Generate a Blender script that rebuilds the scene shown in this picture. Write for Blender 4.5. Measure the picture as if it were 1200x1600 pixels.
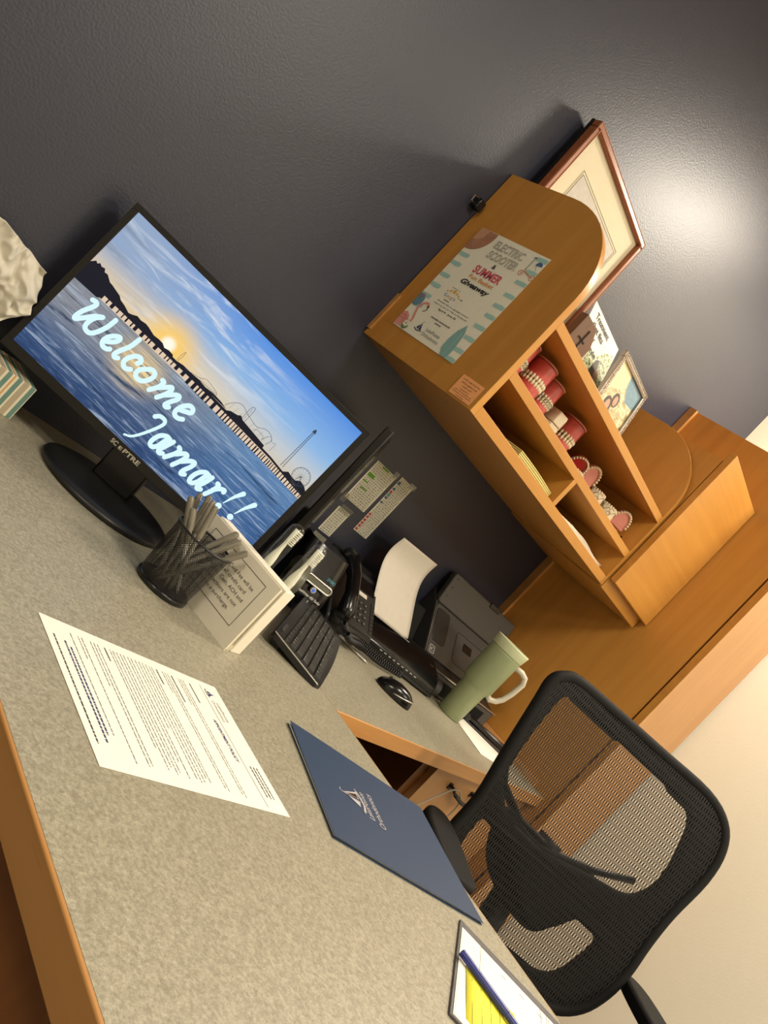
import bpy, bmesh, math, random
from mathutils import Matrix, Vector, noise
random.seed(7)
PI = math.pi
for o in list(bpy.data.objects): bpy.data.objects.remove(o)
scene = bpy.context.scene
COL = scene.collection

# ---------------------------------------------------------------- camera
cam_d = bpy.data.cameras.new('camera'); cam = bpy.data.objects.new('camera', cam_d); COL.objects.link(cam)
YAW, PITCH, ROLL, F = 0.857823106518714, -0.022520829622555697, 0.7598372733694077, 1236.4326521216408
CAM = Vector((0.0, -1.37, 1.0905))
fw = Vector((math.sin(YAW)*math.cos(PITCH), math.cos(YAW)*math.cos(PITCH), math.sin(PITCH)))
rt = fw.cross(Vector((0, 0, 1))).normalized(); up = rt.cross(fw)
rt2 = math.cos(ROLL)*rt + math.sin(ROLL)*up; up2 = -math.sin(ROLL)*rt + math.cos(ROLL)*up
cam.matrix_world = Matrix(((rt2.x, up2.x, -fw.x, CAM.x), (rt2.y, up2.y, -fw.y, CAM.y), (rt2.z, up2.z, -fw.z, CAM.z), (0, 0, 0, 1)))
cam_d.sensor_fit = 'AUTO'; cam_d.sensor_width = 36.0; cam_d.lens = F/1600*36.0
cam_d.clip_start = 0.02; cam_d.clip_end = 50
scene.camera = cam

# ---------------------------------------------------------------- world, lights, exposure
w = bpy.data.worlds.new('world'); scene.world = w; w.use_nodes = True
w.node_tree.nodes['Background'].inputs[0].default_value = (1.0, 0.93, 0.82, 1)
w.node_tree.nodes['Background'].inputs[1].default_value = 0.25
def area(name, loc, size, power, col=(1.0, 0.895, 0.745), rot=(0, 0, 0), sy=None, spread=180):
    l = bpy.data.lights.new(name, 'AREA'); l.energy = power; l.color = col
    l.shape = 'RECTANGLE'; l.size = size; l.size_y = sy or size; l.spread = math.radians(spread)
    o = bpy.data.objects.new(name, l); COL.objects.link(o); o.location = loc; o.rotation_euler = rot
    return o
area('ceiling_lamp_corner', (2.45, -0.76, 2.735), 0.30, 36)
area('ceiling_lamp_desk', (0.80, -1.95, 2.735), 0.5, 34)
area('ceiling_lamp_entry', (-1.3, -1.5, 2.735), 0.5, 31)
area('ceiling_lamp_rear', (1.8, -3.1, 2.735), 0.6, 52)
vs = scene.view_settings
vs.view_transform = 'Standard'; vs.look = 'None'; vs.gamma = 1.0; vs.use_curve_mapping = False
vs.exposure = 0.0

# ---------------------------------------------------------------- materials
MATS = {}
class N:
    """small node helper"""
    def __init__(s, name):
        s.m = bpy.data.materials.new(name); s.m.use_nodes = True; s.t = s.m.node_tree; s.n = s.t.nodes; s.l = s.t.links
        s.b = s.n['Principled BSDF']; s.out = s.n['Material Output']; MATS[name] = s.m
    def new(s, t, **k):
        x = s.n.new(t)
        for a, v in k.items(): setattr(x, a, v)
        return x
    def put(s, sock, v):
        if hasattr(v, 'is_linked') or isinstance(v, bpy.types.NodeSocket): s.l.new(v, sock)
        else: sock.default_value = v
    def math(s, op, a, b=0.0, c=None, clamp=False):
        x = s.new('ShaderNodeMath', operation=op, use_clamp=clamp); s.put(x.inputs[0], a); s.put(x.inputs[1], b)
        if c is not None: s.put(x.inputs[2], c)
        return x.outputs[0]
    def mix(s, f, a, b):
        x = s.new('ShaderNodeMix', data_type='RGBA'); s.put(x.inputs[0], f)
        s.put(x.inputs[6], a if not isinstance(a, tuple) else (*a[:3], 1)); s.put(x.inputs[7], b if not isinstance(b, tuple) else (*b[:3], 1))
        return x.outputs[2]
    def ramp(s, f, stops):
        x = s.new('ShaderNodeValToRGB'); e = x.color_ramp.elements
        while len(e) < len(stops): e.new(0.5)
        for q, (p, c) in zip(e, stops): q.position = p; q.color = (*c[:3], 1)
        s.put(x.inputs[0], f); return x.outputs[0]
    def coord(s, kind='Object'): return s.new('ShaderNodeTexCoord').outputs[kind]
    def mapping(s, v, sc=(1, 1, 1), loc=(0, 0, 0), rot=(0, 0, 0)):
        x = s.new('ShaderNodeMapping'); s.put(x.inputs[0], v); x.inputs[1].default_value = loc; x.inputs[2].default_value = rot; x.inputs[3].default_value = sc
        return x.outputs[0]
    def noise(s, v, scale, detail=4, rough=.5, dist=0.0):
        x = s.new('ShaderNodeTexNoise'); s.put(x.inputs['Vector'], v); x.inputs['Scale'].default_value = scale
        x.inputs['Detail'].default_value = detail; x.inputs['Roughness'].default_value = rough; x.inputs['Distortion'].default_value = dist
        return x.outputs[0]
    def sm(s, v, a, b):
        x = s.new('ShaderNodeMapRange', interpolation_type='SMOOTHSTEP'); s.put(x.inputs[0], v); x.inputs[1].default_value = a; x.inputs[2].default_value = b
        return x.outputs[0]
    def bump(s, h, strength, dist=.001):
        x = s.new('ShaderNodeBump'); x.inputs['Strength'].default_value = strength; x.inputs['Distance'].default_value = dist
        s.put(x.inputs['Height'], h); s.l.new(x.outputs[0], s.b.inputs['Normal'])
def flat(name, col, rough=.5, metal=0.0, emit=0.0, spec=.5, var=.04, alpha=None):
    n = N(name); b = n.b
    nz = n.noise(n.coord(), 60, 3)
    c1 = tuple(max(0, x*(1-var)) for x in col); c2 = tuple(min(1, x*(1+var)) for x in col)
    n.put(b.inputs['Base Color'], n.mix(nz, c1, c2))
    b.inputs['Roughness'].default_value = rough; b.inputs['Metallic'].default_value = metal
    b.inputs['Specular IOR Level'].default_value = spec
    if emit: b.inputs['Emission Color'].default_value = (*col, 1); b.inputs['Emission Strength'].default_value = emit
    return n.m
def glow(name, col, s=1.0):
    n = N(name); e = n.new('ShaderNodeEmission'); e.inputs[0].default_value = (*col, 1); e.inputs[1].default_value = s
    n.l.new(e.outputs[0], n.out.inputs[0]); return n.m
def wood(name, dark, light, axis='x', rough=.38, sc=1.0):
    n = N(name); s = {'x': (1.2, 26, 26), 'y': (26, 1.2, 26), 'z': (26, 26, 1.2)}[axis]
    v = n.mapping(n.coord(), sc=tuple(q*sc for q in s))
    g = n.noise(v, 1.3, 6, .55, .35)
    s2 = {'x': (.5, 3, 3), 'y': (3, .5, 3), 'z': (3, 3, .5)}[axis]
    g2 = n.noise(n.mapping(n.coord(), sc=s2), 2.2, 5, .6, .8)
    g3 = n.noise(n.mapping(n.coord(), sc=tuple(q*3 for q in s)), 3.0, 2, .5)
    f = n.math('ADD', n.math('MULTIPLY', g, .55), n.math('MULTIPLY', g2, .45))
    c = n.ramp(f, [(.3, dark), (.5, tuple((a+b)/2 for a, b in zip(dark, light))), (.72, light)])
    fl = n.sm(g3, .68, .78)
    c = n.mix(n.math('MULTIPLY', fl, .18), c, tuple(x*.55 for x in dark))
    n.put(n.b.inputs['Base Color'], c); n.b.inputs['Roughness'].default_value = rough
    n.bump(g, .05, .0005)
    return n.m
for ax in 'xyz': wood('maple_'+ax, (.46, .195, .032), (.60, .285, .056), ax)
wood('maple_edge', (.50, .23, .065), (.66, .33, .10), 'x', .4)
wood('maple_edge_y', (.37, .175, .048), (.50, .25, .08), 'y', .4)
wood('maple_pale', (.56, .28, .10), (.66, .35, .135), 'z', .35)
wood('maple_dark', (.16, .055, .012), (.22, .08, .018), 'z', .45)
wood('rosewood', (.20, .055, .018), (.36, .12, .045), 'x', .3)
wood('walnut', (.09, .038, .015), (.16, .07, .028), 'z', .5)
# painted walls
n = N('wall_slate'); co = n.coord()
nz = n.noise(co, 3.0, 3)
n.put(n.b.inputs['Base Color'], n.mix(nz, (.027, .030, .050), (.031, .034, .055)))
n.b.inputs['Roughness'].default_value = .40; n.b.inputs['Specular IOR Level'].default_value = .5
n.bump(n.noise(co, 210, 2, .5), .30, .0016)
n = N('wall_cream'); co = n.coord()
n.put(n.b.inputs['Base Color'], n.mix(n.noise(co, 3, 3), (.80, .76, .63), (.84, .80, .67)))
n.b.inputs['Roughness'].default_value = .55; n.bump(n.noise(co, 170, 3, .55), .2, .001)
flat('ceiling_white', (.78, .76, .72), .8)
n = N('carpet'); co = n.coord()
n.put(n.b.inputs['Base Color'], n.mix(n.noise(co, 220, 3), (.06, .055, .05), (.22, .20, .17))); n.b.inputs['Roughness'].default_value = .95
n.bump(n.noise(co, 300, 2), .6, .003)
# laminate
n = N('laminate'); co = n.coord()
a = n.noise(co, 250, 3, .65); b_ = n.noise(co, 600, 2, .6); c_ = n.noise(co, 90, 3, .6)
f = n.math('ADD', n.math('MULTIPLY', a, .60), n.math('ADD', n.math('MULTIPLY', b_, .28), n.math('MULTIPLY', c_, .12)))
n.put(n.b.inputs['Base Color'], n.ramp(f, [(.36, (.205, .186, .130)), (.50, (.305, .281, .207)), (.64, (.425, .395, .300))]))
n.b.inputs['Roughness'].default_value = .42; n.bump(b_, .06, .0004)
flat('black_plastic', (.009, .009, .010), .4); flat('black_gloss', (.006, .006, .007), .2); flat('black_matte', (.008, .008, .008), .75, spec=.25)
flat('bezel', (.010, .009, .0075), .45, spec=.35); flat('dark_grey', (.03, .029, .028), .5); flat('printer_grey', (.075, .072, .066), .45)
flat('printer_dark', (.032, .031, .029), .4); flat('grey_key', (.03, .029, .027), .5); flat('key_mark', (.5, .5, .46), .6)
flat('silver', (.62, .60, .55), .3, .9); flat('chrome', (.75, .73, .7), .12, 1.0); flat('steel_grey', (.3, .29, .27), .35, .6)
flat('paper_white', (.86, .83, .74), .75); flat('paper_cream', (.70, .64, .50), .8); flat('sheet_white', (.80, .75, .66), .75)
flat('card_white', (.82, .77, .64), .6); flat('ink', (.03, .03, .035), .7); flat('ink_grey', (.12, .115, .11), .8); flat('ink_blue', (.03, .035, .13), .6)
flat('navy', (.022, .048, .105), .5, spec=.4); flat('foil', (.72, .70, .74), .35, .35); flat('foil_bronze', (.5, .38, .28), .25, 1.0)
flat('yellow_paper', (.88, .82, .06), .7); flat('yellow_pale', (.70, .62, .25), .8); flat('pen_blue', (.02, .03, .22), .35)
flat('sage', (.30, .345, .19), .42); flat('sage_light', (.62, .67, .42), .45); flat('handle_cream', (.60, .56, .45), .45)
flat('pen_grey', (.20, .18, .135), .4); flat('pen_dark', (.08, .07, .05), .45); flat('pen_light', (.55, .52, .46), .3)
flat('poster', (.86, .83, .70), .6); flat('teal', (.24, .43, .41), .7); flat('teal_light', (.36, .58, .54), .7); flat('straw', (.40, .19, .12), .8, var=.3); flat('straw_light', (.55, .30, .19), .8)
flat('rose', (.62, .09, .13), .7); flat('orange_ink', (.66, .27, .05), .7); flat('flamingo', (.72, .30, .26), .7); flat('flamingo_dark', (.50, .17, .15), .7)
flat('leaf', (.16, .26, .09), .7, var=.3); flat('helmet_blue', (.07, .14, .30), .7); flat('scooter_red', (.62, .22, .15), .7); flat('star_gold', (.72, .40, .03), .6)
flat('google_blue', (.06, .22, .55), .6); flat('google_green', (.05, .35, .12), .6)
flat('orange_note', (.95, .42, .16), .7); flat('cell_green', (.10, .28, .02), .8); flat('cell_red', (.45, .04, .05), .8); flat('cell_blue', (.05, .10, .22), .8); flat('cell_teal', (.10, .26, .28), .8)
flat('note_paper', (.72, .70, .58), .8); flat('table_line', (.16, .16, .12), .8); flat('table_grey', (.15, .15, .11), .8)
flat('gum', (.55, .085, .075), .22, var=.15); flat('gum_dark', (.42, .03, .03), .2); flat('gum_pink', (.60, .24, .20), .35); flat('tooth', (.78, .70, .50), .25); flat('plaster', (.74, .66, .48), .6); flat('bracket', (.35, .33, .28), .25, .9)
flat('toothbrush_white', (.84, .86, .74), .4); flat('toothbrush_pink', (.70, .20, .20), .45); flat('bristle', (.92, .91, .82), .6)
flat('box_white', (.72, .66, .50), .7); flat('box_green', (.13, .24, .20), .7); flat('box_tan', (.42, .35, .24), .7); flat('box_orange', (.62, .30, .08), .7)
flat('tissue', (.70, .66, .56), .95); flat('cable_white', (.55, .50, .40), .5); flat('roll_cover', (.14, .14, .10), .3)
flat('mat_board', (.76, .70, .52), .85); flat('sea_green', (.12, .15, .11), .6, var=.5); flat('sky_art', (.58, .55, .50), .7, var=.2)
flat('art_line', (.33, .32, .28), .7); flat('silver_ornate', (.42, .38, .34), .35, .8)
flat('led_blue', (.05, .12, .55), .3, emit=.6); flat('cyan_print', (.06, .30, .40), .5); flat('white_print', (.75, .75, .72), .6); flat('patterned_board', (.10, .095, .10), .6, var=.5)
flat('skin_art', (.48, .27, .18), .7, var=.25); flat('photo_blue', (.14, .26, .34), .7, var=.4); flat('photo_tan', (.55, .45, .24), .7, var=.3); flat('photo_green', (.22, .30, .10), .7, var=.6); flat('photo_yellow', (.75, .66, .36), .7); flat('hair_dark', (.06, .045, .035), .7)
flat('text_cyan', (.6, .9, .95), .6)
def mottled(name, stops, scale, rough=.6):
    n = N(name); co = n.mapping(n.coord(), rot=(0, 0, .6), sc=(1, 1.6, 1))
    n.put(n.b.inputs['Base Color'], n.ramp(n.noise(co, scale, 6, .7, .4), stops)); n.b.inputs['Roughness'].default_value = rough
mottled('leafy_photo', [(.36, (.10, .14, .04)), (.46, (.30, .38, .14)), (.52, (.70, .74, .50)), (.62, (.86, .86, .74))], 70)
mottled('field_photo', [(.34, (.16, .20, .08)), (.46, (.48, .38, .20)), (.54, (.70, .58, .36)), (.66, (.80, .74, .56))], 34)
mottled('shore_art', [(.38, (.05, .07, .05)), (.52, (.14, .18, .13)), (.62, (.38, .42, .34))], 60)
# clear plastic (thin shell)
def clear(name, tint=(1, 1, 1), refl=.14, fac=.35):
    n = N(name); tr = n.new('ShaderNodeBsdfTransparent'); tr.inputs[0].default_value = (*tint, 1)
    gl = n.new('ShaderNodeBsdfGlossy'); gl.inputs['Roughness'].default_value = .04
    lw = n.new('ShaderNodeLayerWeight'); lw.inputs[0].default_value = .35
    f = n.math('ADD', n.math('MULTIPLY', lw.outputs['Facing'], fac), refl, clamp=True)
    f = n.math('POWER', f, 1.6)
    mx = n.new('ShaderNodeMixShader'); n.put(mx.inputs[0], f); n.l.new(tr.outputs[0], mx.inputs[1]); n.l.new(gl.outputs[0], mx.inputs[2])
    n.l.new(mx.outputs[0], n.out.inputs[0]); return n.m
clear('clear_plastic', (.97, .97, .95), .10, .40); clear('picture_glass', (.98, .98, .98), .02, .10); clear('acrylic', (.98, .98, .98), .0, .2); clear('tape', (.85, .85, .82), .12)
# woven chair mesh : slots in staggered rows, see-through weave (UV in metres)
n = N('chair_mesh'); uv = n.coord('UV'); sp = n.new('ShaderNodeSeparateXYZ'); n.l.new(uv, sp.inputs[0]); U, V = sp.outputs[0], sp.outputs[1]
row = n.math('DIVIDE', V, .0145); rf = n.math('FRACT', row); ri = n.math('FLOOR', row)
cu = n.math('FRACT', n.math('ADD', n.math('DIVIDE', U, .0062), n.math('MULTIPLY', ri, .5)))
inrow = n.math('MULTIPLY', n.math('GREATER_THAN', rf, .16), n.math('LESS_THAN', rf, .72))
slot = n.math('MULTIPLY', inrow, n.math('LESS_THAN', cu, .46))
cord = n.math('MULTIPLY', inrow, n.math('GREATER_THAN', cu, .56))
fu = n.math('SINE', n.math('MULTIPLY', U, 2*PI/.0021)); fv = n.math('SINE', n.math('MULTIPLY', V, 2*PI/.0021))
fine = n.math('GREATER_THAN', n.math('MULTIPLY', fu, fv), .12)
hole = n.math('MAXIMUM', slot, n.math('MULTIPLY', fine, n.math('SUBTRACT', 1.0, cord)))
tr = n.new('ShaderNodeBsdfTransparent'); mx = n.new('ShaderNodeMixShader')
n.put(n.b.inputs['Base Color'], (.012, .0115, .011, 1)); n.b.inputs['Roughness'].default_value = .6; n.b.inputs['Specular IOR Level'].default_value = .3
n.put(mx.inputs[0], n.math('MULTIPLY', hole, .92)); n.l.new(n.b.outputs[0], mx.inputs[1]); n.l.new(tr.outputs[0], mx.inputs[2]); n.l.new(mx.outputs[0], n.out.inputs[0])
# perforated steel of the pen cup (UV in metres)
n = N('cup_mesh'); uv = n.coord('UV'); sp = n.new('ShaderNodeSeparateXYZ'); n.l.new(uv, sp.inputs[0]); U, V = sp.outputs[0], sp.outputs[1]
a = n.math('FRACT', n.math('DIVIDE', n.math('ADD', U, V), .0036)); b_ = n.math('FRACT', n.math('DIVIDE', n.math('SUBTRACT', U, V), .0036))
hole = n.math('MULTIPLY', n.math('GREATER_THAN', a, .38), n.math('GREATER_THAN', b_, .38))
tr = n.new('ShaderNodeBsdfTransparent'); mx = n.new('ShaderNodeMixShader')
n.put(n.b.inputs['Base Color'], (.012, .011, .011, 1)); n.b.inputs['Roughness'].default_value = .3
n.put(mx.inputs[0], hole); n.l.new(n.b.outputs[0], mx.inputs[1]); n.l.new(tr.outputs[0], mx.inputs[2]); n.l.new(mx.outputs[0], n.out.inputs[0])
# printed-on-screen picture (UV 0..1): evening sky over sea
n = N('screen_picture'); uv = n.coord('UV'); sp = n.new('ShaderNodeSeparateXYZ'); n.l.new(uv, sp.inputs[0]); U, V = sp.outputs[0], sp.outputs[1]
du = n.math('SUBTRACT', U, .351); dv = n.math('MULTIPLY', n.math('SUBTRACT', V, .583), .6)
d2 = n.math('SQRT', n.math('ADD', n.math('MULTIPLY', du, du), n.math('MULTIPLY', dv, dv)))
sky = n.ramp(V, [(.50, (.66, .56, .42)), (.60, (.56, .60, .62)), (.74, (.27, .48, .78)), (1.0, (.10, .28, .74))])
left = n.mix(n.sm(U, .62, .05), sky, (.30, .40, .58))
warm = n.mix(n.math('MULTIPLY', n.math('MULTIPLY', n.sm(V, .80, .54), n.sm(U, .85, .30)), .85), left, (.88, .66, .34))
cl = n.noise(n.mapping(uv, sc=(2.2, 9, 1), rot=(0, 0, .35)), 1.5, 7, .62, 1.2)
cl2 = n.noise(n.mapping(uv, sc=(1.1, 6, 1), rot=(0, 0, .12), loc=(3, 1, 0)), 1.7, 6, .6, .6)
clm = n.math('MULTIPLY', n.sm(cl, .46, .70), n.sm(U, 1.0, .30))
c1 = n.mix(n.math('MULTIPLY', clm, .75), warm, (.78, .82, .86))
dk = n.math('MULTIPLY', n.sm(cl2, .50, .68), n.math('MULTIPLY', n.sm(U, .60, .10), .75))
c2 = n.mix(dk, c1, (.23, .28, .38))
c3 = n.mix(n.sm(d2, .14, .0), c2, (1.0, .62, .12)); c4 = n.mix(n.sm(d2, .035, .012), c3, (1.0, .97, .80))
sv = n.ramp(V, [(.0, (.030, .062, .16)), (.25, (.07, .12, .24)), (.42, (.17, .22, .30)), (.50, (.20, .25, .32))])
rightsea = n.mix(n.sm(U, .45, .85), sv, n.ramp(V, [(0, (.04, .10, .26)), (.3, (.07, .16, .34)), (.5, (.14, .27, .48))]))
beach = n.mix(n.math('MULTIPLY', n.sm(U, .70, .15), n.sm(V, .10, .40)), rightsea, (.25, .26, .29))
st = n.noise(n.mapping(uv, sc=(1.6, 14, 1), rot=(0, 0, -.30)), 2.6, 8, .65, .9)
st2 = n.noise(n.mapping(uv, sc=(7, 60, 1), rot=(0, 0, -.12)), 2.0, 4, .6, .2)
s1 = n.mix(n.math('MULTIPLY', n.sm(st, .52, .66), .6), beach, (.46, .56, .68))
s2 = n.mix(n.math('MULTIPLY', n.sm(st, .46, .34), .80), s1, (.02, .04, .09))
s3 = n.mix(n.math('MULTIPLY', n.sm(st2, .50, .75), .35), s2, (.42, .55, .72))
du2 = n.math('DIVIDE', n.math('SUBTRACT', U, .335), .115); dv2 = n.math('DIVIDE', n.math('SUBTRACT', V, .36), .15)
g = n.math('SQRT', n.math('ADD', n.math('MULTIPLY', du2, du2), n.math('MULTIPLY', dv2, dv2)))
s4 = n.mix(n.math('MULTIPLY', n.sm(g, 1.25, .15), n.sm(st, .30, .66)), s3, (1.0, .72, .30))
pic = n.mix(n.math('LESS_THAN', V, .50), c4, s4)
e = n.new('ShaderNodeEmission'); n.put(e.inputs[0], pic); e.inputs[1].default_value = 1.0; n.l.new(e.outputs[0], n.out.inputs[0])
glow('screen_silhouette', (.018, .017, .024)); glow('screen_line', (.05, .06, .09)); glow('screen_gap', (.80, .62, .46), .95); glow('screen_text', (.66, .90, .95), 1.08); glow('screen_shed', (.035, .045, .075))
M = MATS

# ---------------------------------------------------------------- mesh helpers
class B:
    def __init__(s): s.v = []; s.f = []; s.uv = {}; s.smooth = False
    def add(s, vs, fs, T=None):
        o = len(s.v); s.v += [tuple(T @ Vector(p)) if T else tuple(p) for p in vs]; s.f += [tuple(i+o for i in f) for f in fs]; return s
    def box(s, x0, x1, y0, y1, z0, z1, T=None):
        return s.add([(x0, y0, z0), (x1, y0, z0), (x1, y1, z0), (x0, y1, z0), (x0, y0, z1), (x1, y0, z1), (x1, y1, z1), (x0, y1, z1)],
                     [(0, 3, 2, 1), (4, 5, 6, 7), (0, 1, 5, 4), (1, 2, 6, 5), (2, 3, 7, 6), (3, 0, 4, 7)], T)
    def prism(s, pts, z0, z1, T=None):
        n = len(pts)
        a = sum(pts[i][0]*pts[(i+1) % n][1]-pts[(i+1) % n][0]*pts[i][1] for i in range(n))
        if a < 0: pts = pts[::-1]
        vs = [(x, y, z0) for x, y in pts]+[(x, y, z1) for x, y in pts]
        return s.add(vs, [tuple(range(n))[::-1], tuple(range(n, 2*n))]+[(i, (i+1) % n, n+(i+1) % n, n+i) for i in range(n)], T)
    def cyl(s, p0, p1, r0, r1=None, n=20, caps=True, T=None):
        r1 = r0 if r1 is None else r1; p0, p1 = Vector(p0), Vector(p1); d = (p1-p0).normalized()
        a = d.orthogonal().normalized(); b = d.cross(a)
        vs = [p0+(a*math.cos(2*PI*i/n)+b*math.sin(2*PI*i/n))*r0 for i in range(n)]+[p1+(a*math.cos(2*PI*i/n)+b*math.sin(2*PI*i/n))*r1 for i in range(n)]
        fs = [(i, (i+1) % n, n+(i+1) % n, n+i) for i in range(n)]
        if caps: fs += [tuple(range(n))[::-1], tuple(range(n, 2*n))]
        return s.add(vs, fs, T)
    def lathe(s, prof, n=32, T=None, sx=1, sy=1, caps=True):
        vs = []; m = len(prof)
        for r, z in prof: vs += [(r*sx*math.cos(2*PI*i/n), r*sy*math.sin(2*PI*i/n), z) for i in range(n)]
        fs = [(k*n+i, k*n+(i+1) % n, (k+1)*n+(i+1) % n, (k+1)*n+i) for k in range(m-1) for i in range(n)]
        if caps: fs += [tuple(range(n))[::-1], tuple((m-1)*n+i for i in range(n))]
        return s.add(vs, fs, T)
    def tube(s, pts, r, n=8, closed=False, T=None, rs=None, flat=1.0):
        pts = [Vector(p) for p in pts]; m = len(pts); vs = []; prev = None
        for k in range(m):
            if closed: d = pts[(k+1) % m]-pts[k-1]
            else: d = pts[min(k+1, m-1)]-pts[max(k-1, 0)]
            d.normalize()
            if prev is None: a = d.orthogonal().normalized()
            else: a = (prev-d*prev.dot(d)).normalized()
            prev = a; b = d.cross(a); rr = rs[k] if rs else r
            vs += [pts[k]+(a*math.cos(2*PI*i/n)+b*math.sin(2*PI*i/n)*flat)*rr for i in range(n)]
        fs = [(k*n+i, k*n+(i+1) % n, ((k+1) % m)*n+(i+1) % n, ((k+1) % m)*n+i) for k in range(m if closed else m-1) for i in range(n)]
        if not closed: fs += [tuple(range(n))[::-1], tuple((m-1)*n+i for i in range(n))]
        return s.add(vs, fs, T)
    def grid(s, fn, nu, nv, T=None, uvfn=None):
        o = len(s.v)
        vs = [fn(i/nu, j/nv) for j in range(nv+1) for i in range(nu+1)]
        fs = [(j*(nu+1)+i, j*(nu+1)+i+1, (j+1)*(nu+1)+i+1, (j+1)*(nu+1)+i) for j in range(nv) for i in range(nu)]
        if uvfn:
            for j in range(nv+1):
                for i in range(nu+1): s.uv[o+j*(nu+1)+i] = uvfn(i/nu, j/nv)
        return s.add(vs, fs, T)
    def ball(s, c, r, n=12, T=None):
        rx, ry, rz = (r, r, r) if not isinstance(r, tuple) else r; c = Vector(c); m = n//2; vs = []
        for k in range(m+1):
            th = PI*k/m; th = max(1e-3, min(PI-1e-3, th))
            vs += [(c.x+rx*math.sin(th)*math.cos(2*PI*i/n), c.y+ry*math.sin(th)*math.sin(2*PI*i/n), c.z-rz*math.cos(th)) for i in range(n)]
        return s.add(vs, [(k*n+i, k*n+(i+1) % n, (k+1)*n+(i+1) % n, (k+1)*n+i) for k in range(m) for i in range(n)], T)
    def mesh(s, name, T=None):
        me = bpy.data.meshes.new(name); me.from_pydata(s.v, [], s.f)
        if s.uv:
            ul = me.uv_layers.new(name='UVMap')
            for lp in me.loops: ul.data[lp.index].uv = s.uv.get(lp.vertex_index, (0, 0))
        if T: me.transform(T)
        if s.smooth: me.polygons.foreach_set('use_smooth', [True]*len(me.polygons))
        me.update(); return me
MW = {}
def emp(name, label, cat, T=Matrix.Identity(4), group=None):
    o = bpy.data.objects.new(name, None); COL.objects.link(o); o.matrix_world = T; MW[o] = T.copy(); o.empty_display_size = .05
    o['label'] = label; o['category'] = cat
    if group: o['group'] = group
    return o
def part(name, b, mat, parent=None, world=False, L=None, bev=0, seg=2, label=None, kind=None, smooth=None, solid=0, cat=None, group=None):
    """b: B builder or mesh; world: vertices in world space; L: local matrix"""
    if isinstance(b, B):
        if smooth is not None: b.smooth = smooth
        me = b.mesh(name)
    else: me = b
    o = bpy.data.objects.new(name, me); COL.objects.link(o)
    T = MW.get(parent, Matrix.Identity(4)) if parent else Matrix.Identity(4)
    L = L or Matrix.Identity(4)
    if world and parent: me.transform(T.inverted())
    if parent: o.parent = parent
    o.matrix_local = L; MW[o] = T @ L
    if mat is not None and not me.materials: me.materials.append(M[mat])
    if bev:
        m = o.modifiers.new('bevel', 'BEVEL'); m.width = bev; m.segments = seg; m.limit_method = 'ANGLE'; m.angle_limit = math.radians(40)
        me.polygons.foreach_set('use_smooth', [True]*len(me.polygons)); m.harden_normals = False
        try: me.set_sharp_from_angle(angle=math.radians(40))
        except Exception: pass
    if solid:
        m = o.modifiers.new('solid', 'SOLIDIFY'); m.thickness = solid; m.offset = 0
    if label: o['label'] = label
    if kind: o['kind'] = kind
    if cat: o['category'] = cat
    if group: o['group'] = group
    return o
def struct(name, b, mat): return part(name, b, mat, kind='structure')
def frame(o, x, y, z=None):
    x = Vector(x).normalized(); y = Vector(y); y = (y-x*y.dot(x)).normalized(); z = x.cross(y); o = Vector(o)
    return Matrix(((x.x, y.x, z.x, o.x), (x.y, y.y, z.y, o.y), (x.z, y.z, z.z, o.z), (0, 0, 0, 1)))
def Tz(x, y, z, a=0): return Matrix.Translation((x, y, z)) @ Matrix.Rotation(math.radians(a), 4, 'Z')
_tc = {}
def textmesh(s, bold=0.0, shear=0.0, outline=False):
    k = (s, bold, shear, outline)
    if k in _tc: return _tc[k]
    c = bpy.data.curves.new('t', 'FONT'); c.body = s; c.size = 1; c.resolution_u = 3; c.offset = bold; c.shear = shear
    if outline: c.fill_mode = 'NONE'; c.bevel_depth = .014; c.bevel_resolution = 0
    o = bpy.data.objects.new('t', c); COL.objects.link(o)
    dg = bpy.context.evaluated_depsgraph_get(); dg.update()
    me = bpy.data.meshes.new_from_object(o.evaluated_get(dg)); bpy.data.objects.remove(o)
    vs = [tuple(v.co) for v in me.vertices]; fs = [tuple(p.vertices) for p in me.polygons]
    _tc[k] = (vs, fs); return _tc[k]
def text(parent, s, x, y, h, mat, z=.0004, wd=None, align='C', bold=0.0, shear=0.0, name='lettering', outline=False, L=None, label=None, rot=0):
    vs, fs = textmesh(s, bold, shear, outline)
    x0 = min(v[0] for v in vs); x1 = max(v[0] for v in vs)
    sy = h/.70; sx = (wd/(x1-x0)) if wd else sy
    ox = {'L': x0, 'C': (x0+x1)/2, 'R': x1}[align]
    b = B(); R_ = Matrix.Rotation(rot, 4, 'Z')
    zz = [v[2] for v in vs]; zm = min(zz)
    b.add([tuple(R_ @ Vector(((v[0]-ox)*sx, v[1]*sy, 0)) + Vector((x, y, z+(v[2]-zm)*.02))) for v in vs], fs)
    return part(name, b, mat, parent, L=L, label=label)
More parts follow.
